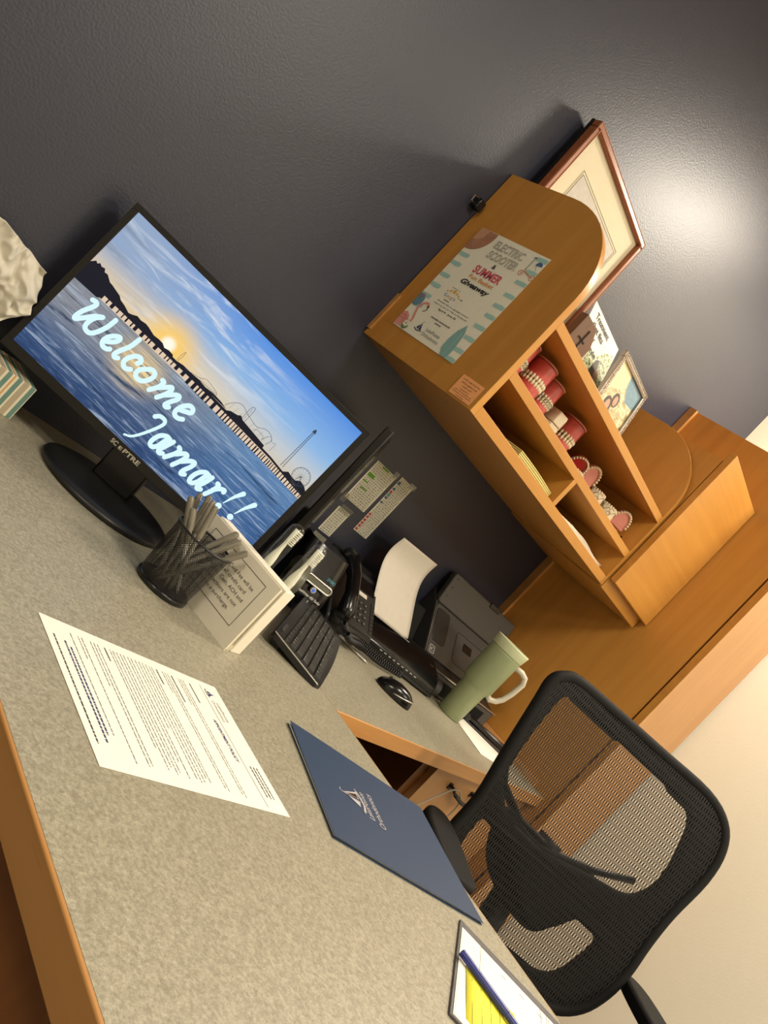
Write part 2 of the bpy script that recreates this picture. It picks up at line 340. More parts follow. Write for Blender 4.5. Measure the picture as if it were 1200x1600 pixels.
def ribbon(b, pts, w, z, n=6, taper=None):
    """flat stroke with round ends along smoothed polyline"""
    P = [Vector((p[0], p[1])) for p in pts]; Q = []
    ext = [P[0]*2-P[1]]+P+[P[-1]*2-P[-2]]
    for i in range(1, len(ext)-2):
        for k in range(n):
            t = k/n; a, c, d, e = ext[i-1], ext[i], ext[i+1], ext[i+2]
            Q.append(.5*((2*c)+(d-a)*t+(2*a-5*c+4*d-e)*t*t+(-a+3*c-3*d+e)*t**3))
    Q.append(P[-1]); m = len(Q); L_, R_ = [], []
    for k in range(m):
        d = (Q[min(k+1, m-1)]-Q[max(k-1, 0)]); d = d.normalized() if d.length > 1e-9 else Vector((1, 0)); nn = Vector((-d.y, d.x))
        ww = w*(taper(k/(m-1)) if taper else 1)/2
        L_.append((*(Q[k]+nn*ww), z)); R_.append((*(Q[k]-nn*ww), z))
    b.add(L_+R_, [(k, m+k, m+k+1, k+1) for k in range(m-1)])
    for k, ww in ((0, w*(taper(0) if taper else 1)/2), (m-1, w*(taper(1) if taper else 1)/2)):
        disc(b, Q[k].x, Q[k].y, ww, z)
def disc(b, x, y, r, z, n=14, ry=None):
    b.add([(x+r*math.cos(2*PI*i/n), y+(ry or r)*math.sin(2*PI*i/n), z) for i in range(n)], [tuple(range(n))])
def rect(b, x0, x1, y0, y1, z, T=None): b.add([(x0, y0, z), (x1, y0, z), (x1, y1, z), (x0, y1, z)], [(0, 1, 2, 3)], T)
def poly(b, pts, z):
    n = len(pts); a = sum(pts[i][0]*pts[(i+1) % n][1]-pts[(i+1) % n][0]*pts[i][1] for i in range(n))
    if a < 0: pts = pts[::-1]
    b.add([(p[0], p[1], z) for p in pts], [tuple(range(n))])
def rrect(x0, x1, y0, y1, r, n=5):
    o = []
    for cx, cy, a in ((x1-r, y0+r, -90), (x1-r, y1-r, 0), (x0+r, y1-r, 90), (x0+r, y0+r, 180)):
        o += [(cx+r*math.cos(math.radians(a+90*k/n)), cy+r*math.sin(math.radians(a+90*k/n))) for k in range(n+1)]
    return o
def smoothloop(pts, n=5):
    P = [Vector(p) for p in pts]; m = len(P); Q = []
    for i in range(m):
        a, c, d, e = P[i-1], P[i], P[(i+1) % m], P[(i+2) % m]
        for k in range(n):
            t = k/n; Q.append(tuple(.5*((2*c)+(d-a)*t+(2*a-5*c+4*d-e)*t*t+(-a+3*c-3*d+e)*t**3)))
    return Q

# ---------------------------------------------------------------- the room
XL, XR, YF, ZC = -2.6, 2.81, -4.2, 2.75
struct('wall_back', B().box(XL-.1, XR+.1, 0, .1, 0, ZC), 'wall_slate')
struct('wall_right', B().box(XR, XR+.1, YF, 0, 0, ZC), 'wall_cream')
struct('wall_left', B().box(XL-.1, XL, YF, 0, 0, ZC), 'wall_cream')
struct('wall_front', B().box(XL-.1, XR+.1, YF-.1, YF, 0, ZC), 'wall_cream')
struct('floor', B().box(XL-.1, XR+.1, YF-.1, .1, -.1, 0), 'carpet')
struct('ceiling', B().box(XL-.1, XR+.1, YF-.1, .1, ZC, ZC+.1), 'ceiling_white')
bb = B(); bb.box(XR-.012, XR, YF, -.62, 0, .10); struct('baseboard_right', bb, 'black_matte')
# ---------------------------------------------------------------- desk
ZT = .75; TH = .032; DY = -1.85
d = emp('reception_desk', 'beige speckled laminate reception desk projecting from the slate wall, wood edged, papers on it', 'desk', Tz(.78, -.9, 0))
bt = B().box(.403, 1.1602, DY+.003, -.002, ZT-TH, ZT); part('worktop', bt, 'laminate', d, world=True)
part('edge_band', B().box(.398, .403, DY, -.002, ZT-TH-.001, ZT+.0004), 'maple_edge_y', d, world=True, bev=.0015, label='honey wood edge band of the desk')
part('edge_band', B().box(1.1602, 1.1612, DY, -.002, ZT-TH-.001, ZT+.0002), 'maple_edge_y', d, world=True)
part('edge_band', B().box(.398, 1.161, DY-.003, DY+.003, ZT-TH-.001, ZT+.0004), 'maple_edge', d, world=True)
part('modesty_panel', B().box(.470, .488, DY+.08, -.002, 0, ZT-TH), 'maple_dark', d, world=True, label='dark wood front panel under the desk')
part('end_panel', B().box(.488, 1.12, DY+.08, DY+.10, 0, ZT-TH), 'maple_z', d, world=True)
r = emp('return_worktop', 'narrow laminate return worktop along the slate wall with honey wood front edge', 'desk', Tz(1.76, -.3, 0))
rb = B().prism([(1.1615, -.002), (2.364, -.002), (2.364, -.545), (1.1615, -.601)], ZT-TH, ZT); part('worktop', rb, 'laminate', r, world=True)
a0, a1 = Vector((1.1615, -.601)), Vector((2.364, -.545))
nn = Vector((0, -1, 0)); part('edge_band', B().prism([(1.1615, -.601), (2.364, -.545), (2.364, -.549), (1.1615, -.605)], ZT-TH-.001, ZT+.0004), 'maple_edge', r, world=True, bev=.001)
part('front_panel', B().box(1.785, 2.362, -.518, -.5, 0, ZT-TH), 'maple_pale', r, world=True, label='pale wood closure panel below the return worktop')
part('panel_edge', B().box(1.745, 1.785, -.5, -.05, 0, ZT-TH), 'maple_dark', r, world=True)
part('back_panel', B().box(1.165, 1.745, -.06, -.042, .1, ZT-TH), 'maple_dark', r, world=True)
# cable clips and cables under the return
hk = emp('cable_hook', 'upper left black cable hook on pale panel under the return worktop', 'hook', Tz(1.90, -.518, .655), 'black cable hooks under the return worktop')
hb = B().tube([(0, 0, .004), (0, -.012, .006), (.004, -.02, .0), (.012, -.022, -.004)], .004, 8); hb.box(-.008, .008, -.003, 0, -.006, .012); part('hook', hb, 'black_plastic', hk, smooth=False)
hk2 = emp('cable_hook', 'right-hand black cable hook beside the chair edge under the return worktop', 'hook', Tz(2.03, -.518, .655), 'black cable hooks under the return worktop')
hb = B().tube([(0, 0, .004), (0, -.012, .006), (.006, -.02, -.004), (.016, -.022, -.012)], .004, 8); hb.box(-.008, .008, -.003, 0, -.004, .012); part('hook', hb, 'black_plastic', hk2, smooth=False)
def cable(name, pts, rr, mat, label, n=8):
    P = [Vector(p) for p in pts]; ext = [P[0]*2-P[1]]+P+[P[-1]*2-P[-2]]; Q = []
    for i in range(1, len(ext)-2):
        for k in range(n):
            t = k/n; a, c, d_, e_ = ext[i-1], ext[i], ext[i+1], ext[i+2]
            Q.append(.5*((2*c)+(d_-a)*t+(2*a-5*c+4*d_-e_)*t*t+(-a+3*c-3*d_+e_)*t**3))
    Q.append(P[-1]); b = B().tube(Q, rr, 8); return part(name, b, mat, None, smooth=True, label=label, cat='cable')
cable('power_cable', [(1.925, -.535, .648), (1.98, -.542, .636), (2.05, -.542, .636), (2.14, -.54, .645), (2.25, -.535, .66)], .0055, 'dark_grey', 'thick dark grey cable slung across the black hooks under the return')
cable('thin_cable', [(1.70, -.525, .50), (1.80, -.527, .565), (1.86, -.53, .625), (1.90, -.536, .663), (1.945, -.536, .655), (1.98, -.536, .62), (1.985, -.53, .56), (1.95, -.527, .50), (1.90, -.525, .40)], .0022, 'cable_white', 'thin cream cable looped over the left hook under the return')

# ---------------------------------------------------------------- tall cabinet, overhead cabinet, hutch
t = emp('tall_cabinet', 'tall honey maple cabinet standing in the right corner with pale door', 'cabinet', Tz(2.58, -.29, 0))
part('side_panel', B().box(2.367, 2.386, -.566, -.022, .0, 1.995), 'maple_z', t, world=True, label='large plain maple side panel')
part('filler_strip', B().box(2.352, 2.367, -.028, -.001, ZT, 1.995), 'maple_edge_y', t, world=True)
part('back_panel', B().box(2.386, 2.795, -.02, -.002, 0, 1.995), 'maple_z', t, world=True)
part('side_panel', B().box(2.782, 2.80, -.566, -.022, 0, 1.995), 'maple_z', t, world=True)
part('top_panel', B().box(2.386, 2.782, -.566, -.022, 1.975, 1.995), 'maple_x', t, world=True)
part('bottom_panel', B().box(2.386, 2.782, -.566, -.022, .08, .10), 'maple_x', t, world=True)
dr = part('door', B().box(2.372, 2.792, -.594, -.572, .09, 1.992), 'maple_pale', t, world=True, bev=.001, label='pale maple door')
part('door_edge', B().box(2.3695, 2.372, -.594, -.572, .09, 1.992), 'maple_x', t, world=True)
part('skirt_panel', B().box(2.360, 2.367, -.50, -.03, ZT, .772), 'maple_pale', t, world=True)
oc = emp('overhead_cabinet', 'small wall cabinet with flat slab door between shelf unit and tall cabinet', 'cabinet', Tz(2.19, -.19, 1.30))
part('side_panel', B().box(2.012, 2.030, -.385, -.002, 1.302, 1.778), 'maple_z', oc, world=True)
part('side_panel', B().box(2.333, 2.351, -.385, -.03, 1.302, 1.778), 'maple_z', oc, world=True)
part('bottom_panel', B().box(2.030, 2.333, -.385, -.002, 1.302, 1.320), 'maple_x', oc, world=True)
part('face_rail', B().box(2.030, 2.333, -.385, -.367, 1.320, 1.362), 'maple_edge', oc, world=True)
part('top_panel', B().box(2.030, 2.333, -.385, -.002, 1.760, 1.778), 'maple_x', oc, world=True)
part('back_panel', B().box(2.030, 2.333, -.012, -.002, 1.320, 1.760), 'maple_x', oc, world=True)
part('door', B().box(2.009, 2.362, -.408, -.388, 1.334, 1.808), 'maple_x', oc, world=True, bev=.0012, label='flat maple door')

h = emp('wall_shelf_unit', 'honey maple wall shelf unit with rounded end panels above the desk return', 'shelf', Tz(1.555, -.19, 1.306))
X0, X1, YD, Z0, Z1 = 1.117, 2.005, -.385, 1.306, 1.778
side = [(0, Z0), (YD, Z0), (YD, 1.588)]+[(-.195-.190*math.cos(a), 1.588+.190*math.sin(a)) for a in [PI/2*k/14 for k in range(1, 15)]]+[(-.002, Z1)]
side = [(min(y, -.002), z) for y, z in side]
Tyz = Matrix(((0, 0, 1, 0), (1, 0, 0, 0), (0, 1, 0, 0), (0, 0, 0, 1)))   # prism x->y, y->z, z->x
part('end_panel', B().prism(side, X0, X0+.019, Tyz), 'maple_z', h, world=True, bev=.0008, label='left end panel with rounded front corner')
part('end_panel', B().prism(side, X1-.014, X1, Tyz), 'maple_z', h, world=True, bev=.0008, label='right end panel with rounded front corner')
xi0, xi1 = X0+.019, X1-.014
part('shelf', B().box(xi0, xi1, YD, -.012, Z0, 1.330), 'maple_x', h, world=True, bev=.0006)
part('shelf', B().box(xi0, xi1, YD, -.012, 1.402, 1.422), 'maple_x', h, world=True, bev=.0006)
part('shelf', B().box(xi0, xi1, YD, -.012, 1.530, 1.550), 'maple_x', h, world=True, bev=.0006)
part('divider', B().box(1.542, 1.560, YD, -.012, 1.330, 1.402), 'maple_z', h, world=True, bev=.0006)
part('back_panel', B().box(xi0, xi1, -.012, -.002, Z0, 1.550), 'maple_x', h, world=True)
part('wall_cleat', B().box(1.113, 1.117, -.012, -.001, 1.32, 1.42), 'maple_edge_y', h, world=True)
for y, z in ((-.335, 1.440), (-.29, 1.440)): part('shelf_pin_hole', B().cyl((xi1-.0006, y, z), (xi1+.001, y, z), .0035, n=10), 'black_matte', h, world=True)
for x in (1.20, 1.62, 1.9):
    part('screw', B().cyl((x, -.25, Z0-.0012), (x, -.25, Z0+.001), .004, n=10), 'steel_grey', h, world=True)

# ---------------------------------------------------------------- monitor facing the camera
yaw, tilt, roll = -.733, .040, -.016
ex = Vector((math.cos(yaw), math.sin(yaw), 0)); nrm = Vector((math.sin(yaw), -math.cos(yaw), 0))
ez = Vector((0, 0, 1))*math.cos(tilt)-nrm*math.sin(tilt)
exx = ex*math.cos(roll)+ez*math.sin(roll); ezz = -ex*math.sin(roll)+ez*math.cos(roll)
mc = Vector((.745, -.234, .989))
mon = emp('computer_monitor', 'black flat monitor on round base showing a seaside pier welcome picture', 'monitor', Tz(.775, -.222, ZT, math.degrees(yaw)))
SW, SH = .506, .288
org = mc-exx*.265-ezz*.1575+exx*.012+ezz*.0165
TS = frame(org, exx, ezz); Lm = MW[mon].inverted() @ TS
hs = part('housing', B().prism(rrect(-.012, SW+.012, -.0165, SH+.0105, .003), -.022, -.0015), 'bezel', mon, L=Lm, bev=.003)
back = B().prism(rrect(.08, SW-.08, .04, SH-.04, .03), -.045, -.022); part('rear_housing', back, 'black_plastic', mon, L=Lm, bev=.006)
bz = B(); bz.box(-.012, SW+.012, -.0165, 0, -.0015, .0015); bz.box(-.012, SW+.012, SH, SH+.0105, -.0015, .0015); bz.box(-.012, 0, 0, SH, -.0015, .0015); bz.box(SW, SW+.012, 0, SH, -.0015, .0015)
part('bezel', bz, 'bezel', mon, L=Lm, bev=.0006)
sb = B(); sb.add([(0, 0, 0), (SW, 0, 0), (SW, SH, 0), (0, SH, 0)], [(0, 1, 2, 3)]); sb.uv = {0: (0, 0), 1: (1, 0), 2: (1, 1), 3: (0, 1)}
sc_ = part('screen', sb, 'screen_picture', mon, L=Lm, label='lit screen with beach sunset picture'); MW[sc_] = TS
def S(p): return (p[0]*SW, p[1]*SH)
# pier silhouette printed on the screen
g = B()
top = [(0, .546), (.5, .548), (.7, .538), (.84, .526), (.95, .502), (1, .493)]; bot = [(1, .484), (.95, .491), (.84, .513), (.7, .522), (.5, .530), (0, .530)]
poly(g, [S(p) for p in top+bot], .0004)
poly(g, [S(p) for p in [(0, .546), (0, .614), (.012, .640), (.020, .632), (.026, .645), (.036, .636), (.048, .642), (.055, .625), (.066, .628), (.088, .605), (.10, .603), (.138, .589), (.15, .575), (.17, .568), (.194, .554), (.205, .560), (.221, .576), (.238, .572), (.257, .578), (.27, .575), (.299, .562), (.32, .566), (.336, .565), (.35, .552), (.366, .560), (.384, .558), (.394, .538)]], .0005)
poly(g, [S(p) for p in [(0, .546), (0, .487), (.09, .492), (.10, .505), (.10, .546)]], .0005)
poly(g, [S(p) for p in [(.628, .530), (.628, .540), (.641, .556), (.666, .566), (.676, .579), (.690, .566), (.797, .546), (.800, .520)]], .0005)
poly(g, [S(p) for p in [(.40, .545), (.43, .556), (.47, .556), (.50, .560), (.53, .553), (.56, .560), (.60, .556), (.628, .545)]], .0005)
poly(g, [S(p) for p in [(.90, .512), (.915, .535), (.93, .528), (.95, .525), (.965, .545), (.985, .538), (1, .52), (1, .493)]], .0005)
random.seed(3)
u = .10
while u < 1.0:
    wv = random.choice([.004, .005, .006, .012]) if u < .62 else random.choice([.003, .004, .005])
    yb = .492+(.014*math.sin(u*3)) if u < .47 else (.492-(u-.47)*.062)
    if u < .30: yb = .503
    yt = .535 if u < .6 else .53-(u-.6)*.09
    rect(g, u*SW, (u+wv)*SW, yb*SH, yt*SH, .0005); u += wv+(random.choice([.008, .012, .016]) if u < .62 else random.choice([.005, .007, .009]))
part('pier_silhouette', g, 'screen_silhouette', sc_)
gp = B(); poly(gp, [S(p) for p in [(.10, .503), (.30, .503), (.47, .497), (.82, .474), (1, .457), (1, .49), (.82, .515), (.47, .533), (.10, .535)]], .0002); part('sky_gap', gp, 'screen_gap', sc_)
ln = B()
def sl(pts, wd_, z=.0006): ribbon(ln, [S(p) for p in pts], wd_, z, 5)
sl([(.614, .556), (.624, .59), (.641, .62), (.660, .628), (.681, .614), (.705, .604), (.738, .596), (.763, .619), (.788, .618), (.803, .593), (.797, .555)], .0007)
sl([(.683, .574), (.682, .645), (.688, .664), (.696, .655), (.697, .56)], .0007); sl([(.689, .574), (.689, .650)], .0004)
sl([(.734, .567), (.748, .584), (.775, .578), (.78, .56)], .0005); sl([(.775, .56), (.792, .609), (.810, .590), (.822, .598), (.821, .545)], .0005)
sl([(.441, .547), (.497, .570), (.518, .591), (.567, .575), (.572, .558)], .0006); sl([(.50, .56), (.57, .565)], .0005)
for k in range(9): sl([(.50+k*.008, .545), (.50+k*.008, .574)], .0003)
for a in (.63, .65, .67, .72, .74, .76, .78): sl([(a, .555), (a+.004, .60)], .0003)
cx, cy = .9565, .563
for k in range(16): sl([(cx, cy), (cx+.032*math.cos(k*PI/8), cy+.056*math.sin(k*PI/8))], .0003)
sl([(cx+.032*math.cos(k*PI/12), cy+.056*math.sin(k*PI/12)) for k in range(25)], .0009); sl([(cx+.028*math.cos(k*PI/12), cy+.049*math.sin(k*PI/12)) for k in range(25)], .0003)
sl([(cx-.012, .51), (cx, cy), (cx+.012, .51)], .0008)
sl([(.880, .53), (.8825, .80)], .0009); sl([(.890, .53), (.8875, .80)], .0009)
for k in range(18): sl([(.8805, .545+k*.0145), (.8885, .552+k*.0145)], .0004)
poly(ln, [S(p) for p in [(.878, .80), (.892, .80), (.889, .818), (.885, .826), (.881, .818)]], .0006)
sl([(.405, .552), (.404, .59), (.409, .62), (.411, .59), (.409, .552)], .0006)
part('ride_outlines', ln, 'screen_line', sc_)
tx = B(); sw = .0080
STR = [[(.088, .466), (.1, .471), (.107, .461), (.102, .431), (.09, .382), (.085, .336), (.09, .323), (.108, .361), (.128, .408), (.148, .435)],
 [(.148, .435), (.132, .4), (.126, .352), (.132, .323), (.15, .318), (.165, .347), (.178, .408), (.182, .455), (.183, .473)],
 [(.206, .348), (.223, .373), (.233, .401), (.23, .42), (.216, .407), (.202, .375), (.199, .34), (.208, .319), (.223, .32), (.232, .333)],
 [(.277, .488), (.272, .426), (.257, .361), (.253, .329), (.261, .319), (.269, .328)],
 [(.324, .382), (.329, .4), (.321, .416), (.306, .407), (.293, .372), (.29, .337), (.301, .316), (.313, .318), (.322, .331)],
 [(.354, .388), (.372, .414), (.388, .405), (.388, .369), (.374, .329), (.355, .319), (.342, .337), (.344, .367), (.354, .388)],
 [(.418, .412), (.426, .406), (.423, .367), (.408, .319)], [(.424, .364), (.443, .4), (.455, .419), (.46, .398), (.454, .361), (.442, .318)],
 [(.457, .362), (.479, .402), (.491, .411), (.494, .392), (.483, .353), (.477, .321), (.485, .315), (.491, .325)],
 [(.521, .357), (.543, .376), (.555, .39), (.552, .411), (.536, .414), (.521, .382), (.515, .34), (.522, .317), (.537, .316), (.55, .33)],
 [(.481, .233), (.493, .254), (.512, .255), (.518, .232), (.508, .179), (.489, .107), (.471, .058), (.451, .038)],
 [(.567, .193), (.553, .197), (.536, .175), (.528, .136), (.529, .103), (.542, .096), (.553, .124), (.558, .168), (.566, .196)],
 [(.58, .2), (.572, .154), (.564, .109), (.571, .098), (.58, .108)], [(.605, .199), (.613, .189), (.609, .155), (.593, .101)],
 [(.613, .159), (.632, .195), (.643, .193), (.64, .155), (.628, .099)], [(.641, .148), (.662, .187), (.676, .195), (.676, .166), (.666, .119), (.667, .097), (.678, .107)],
 [(.744, .194), (.724, .201), (.707, .172), (.7, .13), (.703, .1), (.715, .102), (.725, .131), (.731, .182), (.738, .2)],
 [(.75, .204), (.744, .157), (.735, .112), (.739, .098), (.749, .108)], [(.776, .2), (.783, .194), (.779, .151), (.769, .105)],
 [(.778, .154), (.793, .187), (.807, .198), (.809, .187)]]
for i, s_ in enumerate(STR): ribbon(tx, [S(p) for p in s_], sw*(1.0 if i < 10 else .98), .0010+.00002*i, 6, (lambda q: 1-.55*q) if i == 10 else None)
for s_ in ([(.86, .26), (.845, .207), (.833, .142)], [(.912, .258), (.896, .203), (.884, .141)]): ribbon(tx, [S(p) for p in s_], sw*1.05, .0015, 6, lambda q: 1-.8*q)
disc(tx, .828*SW, .110*SH, .0054, .0015); disc(tx, .881*SW, .110*SH, .0054, .0015)
part('welcome_lettering', tx, 'screen_text', sc_)
text(mon, 'SC', .446*SW, -.0125, .0075, 'silver', z=.0018, wd=.0125, L=Lm, bold=.03, name='brand_lettering', align='C')
text(mon, 'E', .473*SW, -.0125, .0055, 'silver', z=.0018, wd=.0065, L=Lm, bold=.03, name='brand_lettering', align='C')
text(mon, 'PTRE', .5185*SW, -.0125, .0075, 'silver', z=.0018, wd=.034, L=Lm, bold=.03, name='brand_lettering', align='C')
bs = B(); bs.lathe([(.124, 0), (.128, .004), (.126, .010), (.110, .014), (.0, .0145)], 56, caps=False); bs.add([(.124*math.cos(2*PI*i/56), .124*math.sin(2*PI*i/56), 0) for i in range(56)], [tuple(range(56))[::-1]])
part('round_base', bs, 'black_plastic', mon, smooth=True)
nk = B().box(-.040, .040, -.006, .020, .012, .17, Matrix.Translation((-.012, .035, 0))); part('stand_neck', nk, 'black_gloss', mon, bev=.004)

# ---------------------------------------------------------------- second monitor, seen edge-on
nP, fP = Vector((1.040, -.352, 0)), Vector((1.335, -.075, 0)); dm_ = (fP-nP).normalized(); Lw = .40
m2 = emp('computer_monitor', 'black monitor seen edge-on beside the lit screen, in front of wall notes', 'monitor', Tz(*(nP+dm_*.2).xy, ZT, math.degrees(math.atan2(dm_.y, dm_.x))))
# local x along dm_, screen normal -y (towards the chair side)
part('housing', B().box(-.2, .2, -.004, .014, .115, .427), 'bezel', m2, bev=.003)
part('screen', B().box(-.186, .188, -.0052, -.004, .128, .414), 'black_gloss', m2, label='switched-off glossy screen')
part('stand_neck', B().box(-.03, .03, .016, .030, .01, .2), 'black_plastic', m2, bev=.003)
part('base', B().prism(rrect(-.09, .09, -.05, .06, .02), 0, .012), 'black_plastic', m2, bev=.002)

# ---------------------------------------------------------------- tissue box
tb = emp('tissue_box', 'striped tissue box with a tissue pulled up, left of the lit monitor', 'tissue box', Tz(.500, -.062, ZT, -2))
part('box', B().box(-.115, .115, -.052, .052, 0, .066), 'box_white', tb, bev=.001)
random.seed(5); sx_ = -.112; k = 0
seq = [('box_green', .0075), (None, .004), ('box_orange', .0025), (None, .0045), ('box_green', .0075), (None, .0035), ('box_tan', .0095), (None, .0045)]
stripes = {}
while sx_ < .112:
    nm, wd_ = seq[k % len(seq)]; k += 1
    if nm: 
        q = stripes.setdefault(nm, B()); x2 = min(.113, sx_+wd_)
        q.box(sx_, x2, -.0524, -.052, .001, .0655); q.box(sx_, x2, -.052, .052, .066, .0664)
    sx_ += wd_
for nm, q in stripes.items(): part('stripe', q, nm, tb, label={'box_green': 'green stripes', 'box_orange': 'orange stripes', 'box_tan': 'tan stripes'}[nm])
def tis(u_, v_):
    # u across, v up
    wd_ = .055+.10*min(1, v_*1.9) - .035*max(0, v_-.72)/.28
    x = -.045+(u_-.5)*wd_*1.15; z = .062+v_*(.176-.03*abs(u_-.35))
    f = noise.noise(Vector((u_*5, v_*4, 1.3)))*.030*min(1, v_*3)+abs(math.sin(u_*9+v_*3+noise.noise(Vector((u_*3, v_*3, 1)))*2))*.014*(1-v_*.4)+abs(noise.noise(Vector((u_*9, v_*7, 4))))*.022
    return (x+noise.noise(Vector((u_*3, v_*5, 8)))*.008, f*1.0, z+noise.noise(Vector((u_*6, v_*2, 2)))*.006)
part('tissue', B().grid(tis, 70, 70), 'tissue', tb, smooth=True, solid=.0006, label='crumpled cream tissue')

# ---------------------------------------------------------------- pen cup and pens
CX, CY = .787, -.470
pc = emp('pen_cup', 'black wire mesh pen cup full of grey pens on the desk', 'cup', Tz(CX, CY, ZT))
def cup(u_, v_):
    a = 2*PI*u_; rr = .0445+.005*v_+.0035*math.sin(PI*v_)*0; return (rr*math.cos(a), rr*math.sin(a), .006+v_*.092)
part('wire_mesh', B().grid(cup, 64, 6, uvfn=lambda u_, v_: (u_*.298, v_*.092)), 'cup_mesh', pc, smooth=True)
part('rim', B().tube([(.0497*math.cos(2*PI*i/48), .0497*math.sin(2*PI*i/48), .099) for i in range(48)], .0018, 8, closed=True), 'black_plastic', pc, smooth=True)
part('base_ring', B().lathe([(.044, 0), (.0462, .001), (.0468, .006), (.0452, .010), (.043, .008)], 48), 'black_gloss', pc, smooth=True)
pens = [((0.7455, -0.4271, 0.8825), (.016, -.004), 'pen_grey', 'grey capped pen leaning left, leftmost of the upright pens'),
        ((0.7636, -0.4175, 0.8843), (.000, .010), 'pen_dark', 'dark grey capped pen among the upright pens'),
        ((0.7824, -0.3933, 0.8870), (-.012, .012), 'pen_light', 'pale capped pen behind the dark pen'),
        ((0.7787, -0.4191, 0.8976), (-.016, -.006), 'pen_grey', 'grey pen with longest showing cap near the middle of cup'),
        ((0.7748, -0.4376, 0.8977), (-.010, -.016), 'pen_grey', 'grey pen second from the right of the upright bunch'),
        ((0.7671, -0.4592, 0.8980), (-.002, -.020), 'pen_grey', 'grey pen with metal collar, rightmost of the upright bunch'),
        ((0.7389, -0.4580, 0.8759), (.018, -.016), 'pen_light', 'pale pen with white barrel at the front of cup'),
        ((0.8386, -0.4584, 0.8819), (-.020, .016), 'pen_grey', 'grey capped pen leaning right, topmost of the leaning three'),
        ((0.8326, -0.4821, 0.8788), (-.022, .006), 'pen_grey', 'grey capped pen leaning right, middle of the leaning three'),
        ((0.8282, -0.5153, 0.8779), (-.022, -.004), 'pen_grey', 'grey capped pen leaning right, lowest of the leaning three')]
for (tip, off, mt, lb) in pens:
    tip = Vector(tip); bot_ = Vector((CX+off[0], CY+off[1], ZT+.009)); dd = (tip-bot_); Lp = dd.length; dd.normalize()
    T_ = frame(bot_, dd.orthogonal(), dd.cross(dd.orthogonal())); T_ = Matrix.Translation(bot_) @ dd.to_track_quat('Z', 'Y').to_matrix().to_4x4()
    p_ = emp('pen', lb, 'pen', T_, 'pens in the mesh cup')
    rr = .0042; cl_ = Lp-.052
    part('barrel', B().lathe([(.001, 0), (.0028, .008), (.0036, .014), (.0036, cl_)], 14), 'pen_light' if mt == 'pen_light' else 'pen_grey' if mt != 'pen_dark' else 'pen_dark', p_, smooth=True)
    part('cap', B().lathe([(.0046, cl_-.003), (.0050, cl_), (.0048, Lp-.006), (.0040, Lp-.001), (.002, Lp)], 14), 'pen_grey' if mt == 'pen_light' else mt, p_, smooth=False)
    part('clip', B().box(-.001, .001, .0046, .0062, Lp-.034, Lp-.003), 'steel_grey' if lb.find('metal') > 0 else 'pen_grey', p_)

# ---------------------------------------------------------------- card sign in a holder
Hd = Vector((.2075, -.978, 0)).normalized(); Hn = Vector((-.978, -.2075, 0))
ho = Vector((.867, -.579, ZT))-Hd*.0935
TH_ = frame(ho, Hd, Vector((0, 0, 1)))     # x right, y up, z towards viewer
sg = emp('card_sign', 'white card sign about a credit card fee standing in a holder on the desk', 'sign', TH_)
part('card', B().box(-.0935, .0935, 0, .1255, -.002, 0), 'card_white', sg, label='printed white fee card')
part('holder', B().box(-.0935, .0905, 0, .122, -.012, -.0045), 'box_white', sg, bev=.001)
part('holder_tray', B().box(-.0935, .0935, 0, .126, -.044, -.0165), 'card_white', sg, bev=.0015, label='deeper rear compartment of the holder')
part('holder_lip', B().box(-.0935, .0905, 0, .010, -.0165, -.012), 'box_white', sg)
fr = B()
x0, x1, y0, y1, q = -.0715, .0710, .029, .110, .0005
rect(fr, x0, x1, y1-q, y1+q, .0003); rect(fr, x0, x1, y0-q, y0+q, .0003); rect(fr, x0-q, x0+q, y0, y1, .0003); rect(fr, x1-q, x1+q, y0, y1, .0003)
part('border_line', fr, 'ink', sg)
for i, s_ in enumerate(['A 3% Credit Card Fee will be', 'applied to all credit card', 'transactions. Cash, ACH and', 'debit transactions are not', 'subject to a surcharge.']):
    text(sg, s_, 0, .0885-i*.0118, .0062, 'ink', wd=[.118, .103, .116, .110, .096][i])

